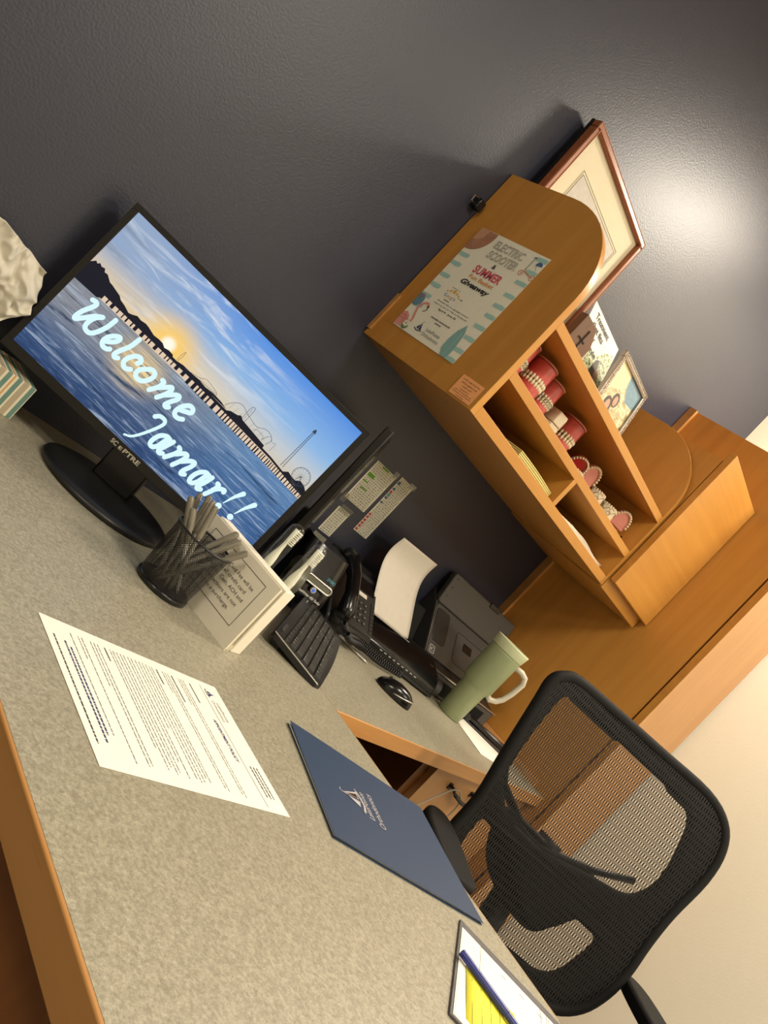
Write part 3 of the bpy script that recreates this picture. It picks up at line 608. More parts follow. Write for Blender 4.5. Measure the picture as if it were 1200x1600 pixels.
# ---------------------------------------------------------------- toothbrushes in clear cases
def brush(x, y, lb, col, grp_i, tiltx):
    T_ = Tz(x, y, ZT, 40) @ Matrix.Rotation(math.radians(tiltx), 4, 'Y')
    c = emp('toothbrush_case', 'clear round-topped plastic case %s' % lb, 'case', T_, 'clear toothbrush cases behind the card sign')
    pr = [(.0005, .001), (.0135, .001), (.014, .004)]+[(.014, .19)]+[(.014*math.cos(a), .19+.014*math.sin(a)) for a in [PI/2*k/8 for k in range(1, 8)]]+[(.0003, .204)]
    part('tube', B().lathe(pr, 28), 'clear_plastic', c, smooth=True)
    part('seam', B().tube([(.0142*math.cos(PI), 0, .01), (-.0142, 0, .19)], .0006, 6), 'clear_plastic', c)
    tbm = emp('toothbrush', 'white toothbrush with %s, %s' % (col[1], lb.replace('holding', 'in case holding').replace('in case in', 'in')), 'toothbrush', T_ @ Matrix.Translation((0, 0, .004)), 'toothbrushes in clear cases')
    hp = [(0, 0, .094), (0, 0, .108), (.001, 0, .122), (0, 0, .134), (-.001, 0, .148), (0, 0, .160), (0, 0, .190)]
    part('handle', B().tube(hp, .005, 12, rs=[.0075, .0092, .0095, .0080, .0050, .0042, .0052], flat=.8), 'toothbrush_white', tbm, smooth=True)
    part('grip', B().tube([(0, 0, .004), (0, 0, .095), (0, 0, .106)], .0082, 12, rs=[.0070, .0090, .0097], flat=.82), col[0], tbm, smooth=True)
    br = B(); random.seed(int(x*1000))
    for i in range(8):
        for j in range(4):
            br.cyl((0, -.002, .163+i*.0036), (-.004+j*.0026+random.uniform(-.0006, .0006), -.0112+random.uniform(-.001, .0005), .163+i*.0036+random.uniform(-.0008, .0008)), .0010, n=5)
            br.cyl((-.004+j*.0026, .0, .163+i*.0036), (-.004+j*.0026, -.0105, .163+i*.0036+random.uniform(-.0008, .0008)), .0009, n=5)
    part('bristles', br, 'bristle', tbm, kind='stuff')
brush(.917, -.470, 'nearer the lit monitor, left of the pair', ('toothbrush_white', 'plain white grip'), 0, 0)
brush(.949, -.507, 'nearer the keyboard, right of the pair', ('toothbrush_pink', 'pink lower grip'), 1, 0)

# ---------------------------------------------------------------- appointment paper on the desk
c_ = [Vector((0.4899, -0.7047, 0.7500)), Vector((0.7720, -0.6926, 0.7500)), Vector((0.7667, -0.9091, 0.7500)), Vector((0.4898, -0.9195, 0.7500))]
cen = (c_[0]+c_[1]+c_[2]+c_[3])/4; xr = ((c_[2]-c_[1])+(c_[3]-c_[0])).normalized(); yr = ((c_[1]-c_[0])+(c_[2]-c_[3])).normalized()
TP = frame(cen+Vector((0, 0, .0004)), xr, yr)
ps = emp('policy_sheet', 'white printed appointment policy sheet lying alone on the left of the desk', 'paper', TP)
part('sheet', B().box(-.108, .108, -.140, .140, 0, .0003), 'paper_white', ps)
ik = B(); random.seed(11)
def words(b, x0, x1, y, hh, z=.0005, gap=.0012, lo=.002, hi=.009):
    x = x0
    while x < x1:
        w_ = min(random.uniform(lo, hi), x1-x)
        if w_ > .0008: rect(b, x, x+w_, y-hh/2, y+hh/2, z)
        x += w_+gap
for y, xe in ((.0700, .096), (.0655, .092), (.0610, -.045), (.0430, .094), (.0385, .09), (.0340, -.055), (.0165, .09), (.0120, .085), (.0065, .09), (.0010, .092), (-.0045, .088), (-.0100, .02), (-.0165, .091), (-.0215, .07), (-.0280, .086), (-.0330, .09), (-.0385, .082), (-.0440, .088), (-.0485, .06), (-.0665, .088), (-.0715, .09), (-.0765, -.02), (-.0885, .092), (-.0935, -.055), (-.1040, .060)):
    words(ik, -.092, xe, y, .0011)
part('body_lines', ik, 'ink_grey', ps, kind='stuff')
hb = B()
for y, xe in ((.0815, -.056), (.0495, -.045), (.0240, -.064), (-.0565, -.068)): words(hb, -.091, xe, y, .0022, gap=.0006, lo=.0016, hi=.004)
for y in (.1265, .1205, .1145): words(hb, .038, .086, y, .0022, gap=.0009, lo=.002, hi=.006)
words(hb, -.078, .078, -.1300, .0020, gap=.0010, lo=.002, hi=.008)
part('bold_lines', hb, 'ink', ps, kind='stuff')
bl = B(); words(bl, -.065, .062, -.1120, .0024, gap=.0010, lo=.002, hi=.006); words(bl, -.073, .073, -.1172, .0024, gap=.0010, lo=.002, hi=.006); part('blue_lines', bl, 'ink_blue', ps, kind='stuff')
rl = B(); rect(rl, -.098, .102, .1035, .1042, .0005); part('rule_line', rl, 'ink', ps)
text(ps, 'APPOINTMENT POLICY', .003, .0905, .0056, 'ink_blue', wd=.070, bold=.03, shear=.15, z=.0005, name='title_lettering')
text(ps, 'LakePointe', -.053, .1195, .0058, 'ink_grey', wd=.034, z=.0005); text(ps, 'Orthodontics', -.053, .1115, .0052, 'ink_grey', wd=.038, z=.0005)
def sail(parent, x, y, s, mat, z=.0006, line=None):
    b = B(); poly(b, [(x+s*.02, y+s*.95), (x+s*.50, y+s*.10), (x+s*.10, y+s*.12)], z); poly(b, [(x-s*.02, y+s*.80), (x-s*.35, y+s*.22), (x-s*.02, y+s*.12)], z)
    ribbon(b, [(x-s*.55, y+s*.10), (x-s*.15, y-s*.05), (x+s*.30, y-s*.02), (x+s*.62, y+s*.10)], s*.10, z, 4); ribbon(b, [(x-s*.02, y+s*.1), (x-s*.02, y+s*1.05), (x+s*.14, y+s*1.08)], s*.04, z, 3)
    return part('sailboat_logo', b, mat, parent)
sail(ps, -.086, .1105, .0135, 'ink_blue')

# ---------------------------------------------------------------- navy folder
fa, fb, fc, fd = [Vector((0.9153, -0.7294, 0.7540)), Vector((1.2107, -0.8065, 0.7540)), Vector((1.1249, -1.0286, 0.7540)), Vector((0.8414, -0.9412, 0.7540))]
xr = ((fa-fd)+(fb-fc)).normalized(); yr = ((fa-fb)+(fd-fc)).normalized(); cen = (fa+fb+fc+fd)/4
FW, FH = ((fa-fd).length+(fb-fc).length)/2, ((fa-fb).length+(fd-fc).length)/2
TF = frame(Vector((cen.x, cen.y, ZT+.0004)), xr, yr)
fo = emp('presentation_folder', 'navy blue pocket folder with silver sailboat logo near the desk right edge', 'folder', TF)
part('back_cover', B().box(-FW/2, FW/2, -FH/2, FH/2, 0, .0010), 'navy', fo)
part('inner_sheets', B().box(-FW/2+.004, FW/2-.001, -FH/2+.004, FH/2-.002, .0011, .0026), 'paper_white', fo)
def cov(u_, v_): return ((u_-.5)*FW, (v_-.5)*FH, .0036+.0022*(u_)**2*(1)+.0008*math.sin(v_*3))
part('front_cover', B().grid(cov, 10, 10), 'navy', fo, smooth=False, solid=.0006)
def fz(x): u_ = x/FW+.5; return .0036+.0022*u_*u_+.0017
# u (from a to b) = -y direction, v = -x
lx = lambda v: (0.5-v)*FW
ly = lambda u_: (0.5-u_)*FH
text(fo, 'LakePointe', lx(.482), ly(.393), .0125, 'foil', wd=.056, z=fz(0), align='C'); text(fo, 'Orthodontics', lx(.478), ly(.462), .0135, 'foil', wd=.072, z=fz(0), align='C')
sail(fo, lx(.483), ly(.345), .040, 'foil', z=fz(0))
sl_ = B(); poly(sl_, [(lx(.483)+.003, ly(.345)+.030), (lx(.483)+.014, ly(.345)+.007), (lx(.483)+.004, ly(.345)+.007)], fz(0)+.0003); part('logo_shading', sl_, 'foil_bronze', fo)

# ---------------------------------------------------------------- clipboard, papers, yellow note, blue pen
ka, kb, kc = Vector((1.0566, -1.0326, 0.7530)), Vector((1.1430, -1.1774, 0.7530)), Vector((0.8344, -1.1636, 0.7530))
ux = (kb-ka).normalized(); uy = (kc-ka); uy = (uy-ux*uy.dot(ux)).normalized()
TK = frame(Vector((ka.x, ka.y, ZT+.0002)), ux, uy)   # x along the right edge towards camera, y to the left; z = x cross y
if TK.col[2].z < 0: TK = frame(Vector((ka.x, ka.y, ZT+.0002)), uy, ux); XY = True
else: XY = False
cb = emp('clipboard', 'dark patterned clipboard at the near right corner of the desk holding forms', 'clipboard', TK)
AW, AH = .235, .32     # along left edge (uy) , along right edge(ux)
def R2(b, u0, u1, v0, v1, z0, z1):   # u along right edge, v along left edge
    return b.box(v0, v1, u0, u1, z0, z1) if XY else b.box(u0, u1, v0, v1, z0, z1)
part('board', R2(B(), 0, AH, 0, AW, 0, .003), 'patterned_board', cb, bev=.0006)
part('metal_clip', R2(B(), AH-.02, AH, AW*.3, AW*.7, .003, .012), 'chrome', cb, bev=.002)
for i in range(3):
    f_ = emp('form_sheet', ['white ruled form, topmost sheet on the dark clipboard', 'white form in the middle of clipboard papers, edge showing', 'white form lowest on the dark clipboard, corner showing'][2-i], 'paper', TK @ Matrix.Translation((0, 0, .0031+i*.00035)), 'forms on the clipboard')
    dx = [.002, .001, .006][i]; dv = [.001, .010, .006][i]
    part('sheet', R2(B(), .003+dx*.4, .29+dx, .019+dv*.4, .232, 0, .0003), 'paper_white', f_)
    if i == 2:
        lb = B()
        def rr_(u0, u1, v0, v1): R2(lb, u0, u1, v0, v1, .0003, .0005)
        rr_(.035, .30, .022, .0225); rr_(.035, .0355, .022, .20); rr_(.135, .1355, .022, .20); rr_(.145, .1455, .022, .20)
        for k in range(6): rr_(.148+k*.022, .1485+k*.022, .026, .18)
        for k in range(5): rr_(.07+k*.03, .078+k*.03, .040, .0412)
        part('form_lines', lb, 'ink_grey', f_)
zt_ = ZT+.0044
y1_, y2_, y3_ = Vector((0.9704, -1.1004, 0.7544)), Vector((0.8991, -1.1484, 0.7544)), Vector((1.0072, -1.1739, 0.7544))
no = emp('sticky_note_pad', 'bright yellow ruled note sheet on the clipboard under the blue pen', 'note', Matrix.Translation((y1_.x, y1_.y, zt_)) @ Matrix.Rotation(math.atan2((y2_-y1_).y, (y2_-y1_).x), 4, 'Z'))
nb = B()
def nsh(u_, v_): return (u_*.15, v_*.076, .0016*math.sin(u_*5)*(1-v_)*.8+.0003)
nb.grid(nsh, 14, 4); part('sheet', nb, 'yellow_paper', no, smooth=True, solid=.0004)
nl = B()
for k in range(5): nl.box(.02, .149, .008+k*.014, .0084+k*.014, .0012, .0014)
part('ruled_lines', nl, 'ink_grey', no)
pA, pB = Vector((0.9655, -1.0881, 0.7606)), Vector((0.9776, -1.1858, 0.7606)); dd = (pB-pA).normalized()
bp = emp('pen', 'royal blue pen lying across the clipboard papers', 'pen', Matrix.Translation(pA) @ dd.to_track_quat('Z', 'Y').to_matrix().to_4x4())
part('cap', B().lathe([(.0035, 0), (.0046, .0012), (.0046, .078)], 18), 'pen_blue', bp, smooth=False)
part('barrel', B().lathe([(.0043, .0783), (.0043, .138), (.002, .146)], 18), 'pen_blue', bp, smooth=False)

# ---------------------------------------------------------------- keyboard
kc_ = [Vector((1.050, -.468, .777)), Vector((1.358, -.198, .793)), Vector((1.440, -.292, .776)), Vector((1.133, -.562, .7575))]
cen = sum(kc_, Vector())/4; kx = ((kc_[1]-kc_[0])+(kc_[2]-kc_[3])).normalized(); ky = ((kc_[0]-kc_[3])+(kc_[1]-kc_[2])).normalized()
KW, KH = .410, .128
TKb = frame(cen, kx, ky)
kb_ = emp('keyboard', 'black wireless keyboard straddling the desk corner beside the label printer', 'keyboard', TKb)
prof = [(-KW/2, KH/2-.006), (-KW/2+.006, KH/2), (KW/2-.006, KH/2), (KW/2, KH/2-.006), (KW/2+.004, -KH/2+.01)]+[(KW/2-.01-k*.039, -KH/2-.002-.006*math.sin(PI*k/10)) for k in range(11)]+[(-KW/2-.002, -KH/2+.008)]
part('body', B().prism(prof, -.013, -.001), 'black_plastic', kb_, bev=.002)
tr_ = B().tube([(-KW/2, KH/2-.002, .0), (-KW/2-.001, 0, .0), (-KW/2-.002, -KH/2+.006, .0)], .0012, 8); part('side_trim', tr_, 'silver', kb_)
part('foot', B().box(-KW/2+.015, -KW/2+.03, KH/2-.03, KH/2-.012, -.034, -.010), 'black_plastic', kb_)
part('foot', B().box(KW/2-.03, KW/2-.015, KH/2-.03, KH/2-.012, -.034, -.010), 'black_plastic', kb_)
keym = {}
def key(x, y, w_, hh):
    kk = (round(w_, 4), round(hh, 4))
    if kk not in keym:
        b = B(); a_, c2 = w_/2, hh/2; s_ = .0012
        b.add([(-a_, -c2, 0), (a_, -c2, 0), (a_, c2, 0), (-a_, c2, 0), (-a_+s_, -c2+s_, .0042), (a_-s_, -c2+s_, .0042), (a_-s_, c2-s_, .0042), (-a_+s_, c2-s_, .0042)], [(4, 5, 6, 7), (0, 1, 5, 4), (1, 2, 6, 5), (2, 3, 7, 6), (3, 0, 4, 7)])
        me = b.mesh('key'); me.materials.append(M['grey_key']); keym[kk] = me
    part('key', keym[kk], None, kb_, L=Matrix.Translation((x, y, -.001)))
px_ = .0178
for i in range(15): key(-KW/2+.022+i*.0248+(.004 if i > 3 else 0)+(.004 if i > 9 else 0)-.006, .036, .019, .0085)
for rI in range(5):
    y = .0195-rI*.0172; x = -KW/2+.014; xs = [0]
    rowk = {0: [1]*13+[1.9], 1: [1.5]+[1]*12+[1.4], 2: [1.8]+[1]*11+[2.1], 3: [2.3]+[1]*10+[2.6], 4: [1.3, 1, 1.3, 5.6, 1.3, 1, 1, 1.3]}[rI]
    for w_ in rowk: key(x+w_*px_/2, y, w_*px_-.0018, .0148); x += w_*px_
    x += .006
    for k in range(5 if rI < 4 else 4): key(x+px_/2, y, px_-.0018, .0148); x += px_*(1 if rI < 4 else 1.25)
mk = B(); random.seed(2)
for i in range(60):
    x = -KW/2+.02+random.randrange(20)*px_; y = .0225-random.randrange(5)*.0172; rect(mk, x, x+.003, y, y+.0022, .0036)
part('key_legends', mk, 'key_mark', kb_, kind='stuff')
part('name_plate', B().prism(rrect(-.165, -.108, .049, .056, .002), -.001, .0006), 'dark_grey', kb_)
ld = B()
for x in (.15, .158, .166): ld.cyl((x, .052, -.001), (x, .052, .0012), .0014, n=8)
part('status_lights', ld, 'key_mark', kb_)

# ---------------------------------------------------------------- mouse
mo = emp('computer_mouse', 'small black mouse with silver rear stripe on the return worktop', 'mouse', Tz(1.600, -.395, ZT, -52))
def mouse(u_, v_):
    a = 2*PI*u_; th = v_*PI/2; x = .052*math.cos(a)*math.cos(th)**.6; y = .029*math.sin(a)*math.cos(th)**.6*(1-.12*math.cos(a)); z = .034*math.sin(th)**.9*(1+.10*math.cos(a)*0-.20*(x/.052)*0)
    z *= 1-.22*((-x/.052))*math.cos(th)*0+0; z *= (1-.25*max(0, -x/.052)); return (x, y, max(z, 0)+.001)
part('shell', B().grid(mouse, 40, 12), 'black_gloss', mo, smooth=True)
st_ = [(.052*math.cos(a)*.93, .029*math.sin(a)*.98, .012+.010*math.cos(a)) for a in [math.radians(k) for k in range(-95, 96, 10)]]
part('silver_stripe', B().tube(st_, .0016, 8), 'silver', mo, smooth=True)
part('scroll_wheel', B().cyl((-.028, -.003, .026), (-.028, .003, .026), .006, n=14), 'dark_grey', mo)
part('glide_base', B().lathe([(.05, 0), (.052, .003)], 32, sy=.55), 'black_matte', mo)

# ---------------------------------------------------------------- silver pen on return
pA, pB = Vector((1.5347, -0.2093, 0.7540)), Vector((1.5888, -0.2943, 0.7540)); dd = (pB-pA).normalized()
sp_ = emp('pen', 'slim silver pen lying on the return worktop between keyboard and phone', 'pen', Matrix.Translation(pA) @ dd.to_track_quat('Z', 'Y').to_matrix().to_4x4())
Lp = (pB-pA).length
part('barrel', B().lathe([(.0022, 0), (.0036, .004), (.0036, Lp-.014), (.0012, Lp-.002)], 14), 'silver', sp_, smooth=True)
part('clip', B().box(-.0008, .0008, .0034, .005, .004, .04), 'chrome', sp_)

# ---------------------------------------------------------------- label printer
lp = emp('label_printer', 'black desktop label printer with silver slot ring and blue button', 'printer', Tz(1.375, -.140, ZT, -24) @ Matrix.Scale(1.05, 4))
def lpp(u_, v_):
    a = 2*PI*u_; e = .62; ca, sa = math.cos(a), math.sin(a)
    x = .066*math.copysign(abs(ca)**e, ca); y = .080*math.copysign(abs(sa)**e, sa)
    k_ = 1-.14*v_**2.2; z = .145*v_
    if y < 0: y *= 1-.42*max(0, v_-.45)/.55
    return (x*k_, y*k_+.012*v_, z)
lb = B().grid(lpp, 48, 12); n0 = 12*49; lb.add([lpp(i/48, 1) for i in range(48)], [tuple(range(48))]); part('body', lb, 'black_gloss', lp, smooth=False, bev=.004)
FT = Matrix.Translation((.0, -.0800, .078)) @ Matrix.Rotation(math.radians(85), 4, 'X')
rg = B(); P_ = rrect(-.036, .036, -.008, .008, .0075); rg.tube([(x, y, .001) for x, y in P_], .0028, 8, closed=True)
part('slot_ring', rg, 'silver', lp, L=FT, smooth=True)
part('label_slot', B().prism(rrect(-.033, .033, -.0055, .0055, .004), -.002, .0012), 'roll_cover', lp, L=FT)
part('feed_button', B().lathe([(.0075, -.002), (.0075, .002), (.006, .0035)], 18), 'silver', lp, L=FT @ Matrix.Translation((0, -.017, 0)))
part('button_light', B().lathe([(.0045, .0035), (.003, .0048)], 14), 'led_blue', lp, L=FT @ Matrix.Translation((0, -.017, 0)))
text(lp, 'DYMO', .020, .018, .0065, 'cyan_print', z=.0012, wd=.022, L=FT, bold=.03, name='brand_lettering')
text(lp, 'LabelWriter 450 Turbo', 0, -.035, .0055, 'white_print', z=.0030, wd=.066, L=FT, bold=.02, shear=.2, name='model_lettering')
dk_ = emp('label_roll', 'translucent olive label roll cover left of the label printer, behind toothbrush cases', 'roll', Tz(1.298, -.182, ZT, -24))
dkb = B().cyl((-.012, -.0, .055), (.012, .0, .055), .052, n=40); part('side_cover', dkb, 'roll_cover', dk_, bev=.004)
part('hub', B().cyl((-.014, 0, .055), (.014, 0, .055), .016, n=24), 'dark_grey', dk_)

# ---------------------------------------------------------------- desk phone
ph = emp('desk_phone', 'black desk telephone with keypad between label printer and document feeder', 'telephone', Tz(1.570, -.122, ZT, -10))
wedge = [(-.085, 0), (.095, 0), (.095, .150), (.070, .155), (-.085, .030)]
Txz = Matrix(((0, 0, 1, 0), (1, 0, 0, 0), (0, 1, 0, 0), (0, 0, 0, 1)))
part('body', B().prism(wedge, -.085, .090, Txz), 'black_plastic', ph, bev=.006)
sl_a = math.atan2(.125, .155); FP = Matrix.Translation((.0, -.085, .030)) @ Matrix.Rotation(sl_a, 4, 'X')
kp = part('keypad_plate', B().prism(rrect(-.022, .088, .012, .175, .006), 0, .0022), 'dark_grey', ph, L=FP, bev=.001)
for i in range(4):
    for j in range(3): part('button', B().lathe([(.0062, 0), (.0058, .003), (.004, .0036)], 14, sx=1.15, sy=.8), 'grey_key', kp, L=Matrix.Translation((.006+j*.020, .035+i*.017, .0022)))
bm = B()
for i in range(4):
    for j in range(3): rect(bm, .0045+j*.020, .0078+j*.020, .034+i*.017, .0365+i*.017, .0062)
part('button_legends', bm, 'key_mark', kp)
part('display', B().prism(rrect(-.012, .078, .125, .160, .003), .0022, .0045), 'black_gloss', ph, L=FP)
part('paper_strip', B().box(-.010, .05, .108, .119, .0022, .0030), 'sheet_white', ph, L=FP, label='white label strip')
for k in range(8): part('line_button', B().box(.070, .084, .020+k*.011, .028+k*.011, .0022, .0045), 'grey_key', kp)
hs_ = B().tube([(-.055, .0, .012), (-.055, .02, .030), (-.055, .06, .040), (-.055, .11, .041), (-.055, .155, .030), (-.055, .178, .012)], .016, 14, rs=[.022, .023, .018, .018, .024, .026])
part('handset', hs_, 'black_gloss', ph, L=FP, smooth=True, label='glossy black handset')
for y_ in (.004, .172): part('handset_cup', B().lathe([(.020, -.006), (.024, .002), (.022, .018), (.012, .024)], 20), 'black_plastic', ph, L=FP @ Matrix.Translation((-.055, y_, 0)), smooth=True)
# coiled cord
A0, A1, A2, A3 = Vector((1.4530, -0.2563, 0.8000)), Vector((1.5549, -0.2483, 0.7800)), Vector((1.6693, -0.2489, 0.7700)), Vector((1.7974, -0.2508, 0.7660))
path = [A0, (A0+A1)/2+Vector((0, 0, -.010)), A1, A2, A3]
cc = []; tot = 46
ext = [path[0]*2-path[1]]+path+[path[-1]*2-path[-2]]; base = []
for i in range(1, len(ext)-2):
    for k in range(60):
        t_ = k/60; a, c, d_, e_ = ext[i-1], ext[i], ext[i+1], ext[i+2]; base.append(.5*((2*c)+(d_-a)*t_+(2*a-5*c+4*d_-e_)*t_*t_+(-a+3*c-3*d_+e_)*t_**3))
m_ = len(base)
for k in range(m_*2):
    f_ = k/2; i = min(int(f_), m_-2); p = base[i].lerp(base[i+1], f_-i); dr_ = (base[i+1]-base[i]).normalized(); a_ = dr_.cross(Vector((0, 0, 1))).normalized(); b2 = a_.cross(dr_)
    an = 2*PI*tot*k/(m_*2); cc.append(p+(a_*math.cos(an)+b2*math.sin(an))*.0072)
part('coiled_cord', B().tube(cc, .0020, 6), 'black_plastic', ph, world=True, smooth=True)
cc2 = [Vector((p.x-.006, p.y-.018, max(p.z-.004, .7595))) for p in cc[60:-20]]
part('coiled_cord', B().tube(cc2, .0020, 6), 'black_plastic', ph, world=True, smooth=True, label='looped back strand of the coiled cord')

# ---------------------------------------------------------------- document feeder with sheet
sc = emp('document_scanner', 'low black sheet-fed scanner holding an upright blank page near the wall', 'scanner', Tz(1.845, -.150, ZT, -20))
part('body', B().prism([(-.075, 0), (.070, 0), (.070, .055), (.030, .085), (-.045, .060), (-.075, .030)], -.145, .145, Txz), 'black_gloss', sc, bev=.006)
part('front_lip', B().box(-.142, .142, -.084, -.070, .004, .012), 'black_plastic', sc, bev=.002)
part('rear_tray', B().prism([(.030, .080), (.060, .075), (.088, .165), (.081, .168)], -.150, .045, Txz), 'black_matte', sc, bev=.002, label='tall rear paper tray')
part('paper_guide', B().box(-.128, -.118, .010, .05, .075, .115), 'black_plastic', sc, bev=.002)
part('end_roller', B().cyl((.144, -.045, .030), (.168, -.045, .030), .024, n=24), 'dark_grey', sc, bev=.003)
fm = B()
for k in range(9): fm.box(-.09+k*.018, -.081+k*.018, -.0755, -.0748, .022, .0245)
part('front_marks', fm, 'key_mark', sc)
part('brand_strip', B().box(-.03, .02, .0, .0006, .0745, .0765), 'key_mark', sc)
# curled page: corners measured
sh = emp('paper_sheet', 'blank cream page standing curled in the black sheet-fed scanner', 'paper', Tz(1.68, -.17, ZT+.07))
bl_, br_ = Vector((1.660, -.130, .838)), Vector((1.862, -.145, .832)); tl_, tr2 = Vector((1.622, -.080, 1.032)), Vector((1.828, -.070, 1.036))
def page(u_, v_):
    v2 = v_*1.04-.04
    p = bl_.lerp(br_, u_).lerp(tl_.lerp(tr2, u_), v2)
    b_v = math.sin(PI*max(0, min(1, v2)))
    return tuple(p+Vector((-.010*b_v, .022*b_v, 0))*1.0+Vector((0, -.006*math.sin(2*PI*v2), 0)))
part('sheet', B().grid(page, 10, 24), 'sheet_white', sh, world=True, smooth=True, solid=.0003)

# ---------------------------------------------------------------- grey printer
pr_ = emp('inkjet_printer', 'dark grey all-in-one printer in the corner beside the tall cabinet', 'printer', Tz(2.150, -.118, ZT, -13))
pw = .178
body = [(-.13, .004), (.085, .004), (.085, .235), (.035, .205), (-.080, .075), (-.13, .065)]
part('body', B().prism(body, -pw, pw, Txz), 'printer_dark', pr_, bev=.006)
part('front_bezel', B().prism([(-.134, .004), (-.129, .004), (-.129, .064), (-.134, .060)], -pw+.01, pw-.01, Txz), 'printer_grey', pr_, bev=.001)
part('trim_line', B().box(-pw, pw, -.1355, -.130, .0645, .0685), 'silver', pr_, label='thin silver trim line')
part('trim_line', B().tube([(-pw-.001, -.132, .067), (-pw-.001, -.082, .078), (-pw-.001, -.02, .150), (-pw-.001, .030, .206)], .0022, 8), 'silver', pr_, smooth=True, label='thin silver trim line')
slope = math.atan2(.130, .115); CP = Matrix.Translation((0, -.080, .075)) @ Matrix.Rotation(slope, 4, 'X')
cpn = part('control_panel', B().prism(rrect(-pw+.004, pw-.004, .004, .168, .012), 0, .006), 'printer_grey', pr_, L=CP, bev=.002)
part('speaker_panel', B().prism(rrect(-pw+.008, -pw+.075, .05, .155, .014), .006, .009), 'printer_dark', cpn, bev=.002, label='darker left panel')
part('display', B().prism(rrect(-.012, .032, .085, .110, .002), .006, .008), 'black_gloss', cpn)
dl = B(); dl.tube([(x, y, .0064) for x, y in rrect(-.055, .125, .03, .13, .014)], .0007, 5, closed=True); part('panel_groove', dl, 'black_matte', cpn)
lgm = B(); P_ = rrect(-pw+.012, -pw+.034, .012, .034, .002); lgm.tube([(x, y, .0064) for x, y in P_], .0008, 5, closed=True)
ribbon(lgm, [(-pw+.018, .018), (-pw+.018, .028)], .0014, .0066, 2); ribbon(lgm, [(-pw+.027, .028), (-pw+.019, .023), (-pw+.027, .018)], .0014, .0066, 3)
part('logo_plate', lgm, 'white_print', cpn, label='small square white logo')
for i in range(5): part('panel_button', B().lathe([(.0055, .006), (.005, .0085)], 14), 'printer_dark', cpn, L=Matrix.Translation((.055+(i % 3)*.02, .045+(i//3)*.02, 0)))
lid = frame((0, .033, .205), (1, 0, 0), (0, .22, 1))
part('lid', B().prism(rrect(-pw+.002, pw-.002, 0, .105, .010), -.018, .004), 'printer_grey', pr_, L=lid, bev=.004)
part('lid_latch', B().box(.02, .075, .092, .108, .0, .0085), 'printer_dark', pr_, L=lid, bev=.002)
for x, y in ((-pw+.02, .09), (-pw+.02, .06), (-pw+.02, .03), (pw-.02, .03), (pw-.02, .06)): part('screw_dot', B().lathe([(.0022, .004), (.002, .0046)], 10), 'black_matte', pr_, L=lid @ Matrix.Translation((x, y, 0)))
part('output_slot', B().box(-.13, .13, -.1365, -.133, .012, .050), 'black_matte', pr_)

# ---------------------------------------------------------------- tumbler
tu = emp('tumbler', 'sage green insulated tumbler with pale lid and cream handle on the return', 'tumbler', Tz(2.035, -.305, ZT, 0))
part('body', B().lathe([(.034, 0), (.037, .003), (.0405, .105), (.0435, .113), (.0505, .124), (.0515, .235), (.0515, .240)], 48), 'sage', tu, smooth=True)
part('lid_band', B().lathe([(.0515, .2405), (.053, .243), (.0565, .268), (.056, .271), (.0545, .270), (.0525, .262), (.001, .262)], 48), 'sage_light', tu, smooth=True, label='pale green lid')
hd_ = Vector((math.cos(math.radians(-42)), math.sin(math.radians(-42)), 0))
hp_ = [(.049, .226), (.074, .228), (.092, .222), (.100, .205), (.096, .165), (.088, .135), (.076, .118), (.060, .110), (.044, .116)]
part('handle', B().tube([(hd_.x*a, hd_.y*a, z) for a, z in [(p[0], p[1]) for p in hp_]], .0085, 12), 'handle_cream', tu, smooth=True, bev=0, label='cream loop handle')

# ---------------------------------------------------------------- papers and stapler beyond the tumbler
en = emp('paper_stack', 'white papers lying under the tumbler end of the return worktop', 'paper', Tz(2.12, -.40, ZT+.0004, 0))
e_pts = [Vector((2.0644, -0.3274, 0.7500)), Vector((2.0130, -0.4664, 0.7500)), Vector((2.1163, -0.4807, 0.7500)), Vector((2.4658, -0.3439, 0.7500)), Vector((2.4807, -0.1503, 0.7500))]
part('sheet', B().prism([(p.x, p.y) for p in e_pts], ZT+.0004, ZT+.0022), 'paper_white', en, world=True)
sP, sQ = Vector((2.1774, -0.2989, 0.7700)), Vector((2.2564, -0.4171, 0.7700)); dd = (sQ-sP); Ls = dd.length; 
sT = emp('stapler', 'black stapler lying beside white papers at the cabinet end of the return', 'stapler', Matrix.Translation((sP.x+.01, sP.y+.035, ZT)) @ Matrix.Rotation(math.atan2(dd.y, dd.x), 4, 'Z'))
part('base', B().prism(rrect(0, .17, -.018, .018, .014), 0, .008), 'black_plastic', sT, bev=.002)
part('arm', B().prism([(0, .022), (.16, .030), (.175, .022), (.17, .012), (0, .010)], -.014, .014, Matrix(((1, 0, 0, 0), (0, 0, -1, 0), (0, 1, 0, 0), (0, 0, 0, 1)))), 'black_gloss', sT, bev=.004)
part('hinge', B().cyl((.012, -.016, .014), (.012, .016, .014), .011, n=18), 'dark_grey', sT)

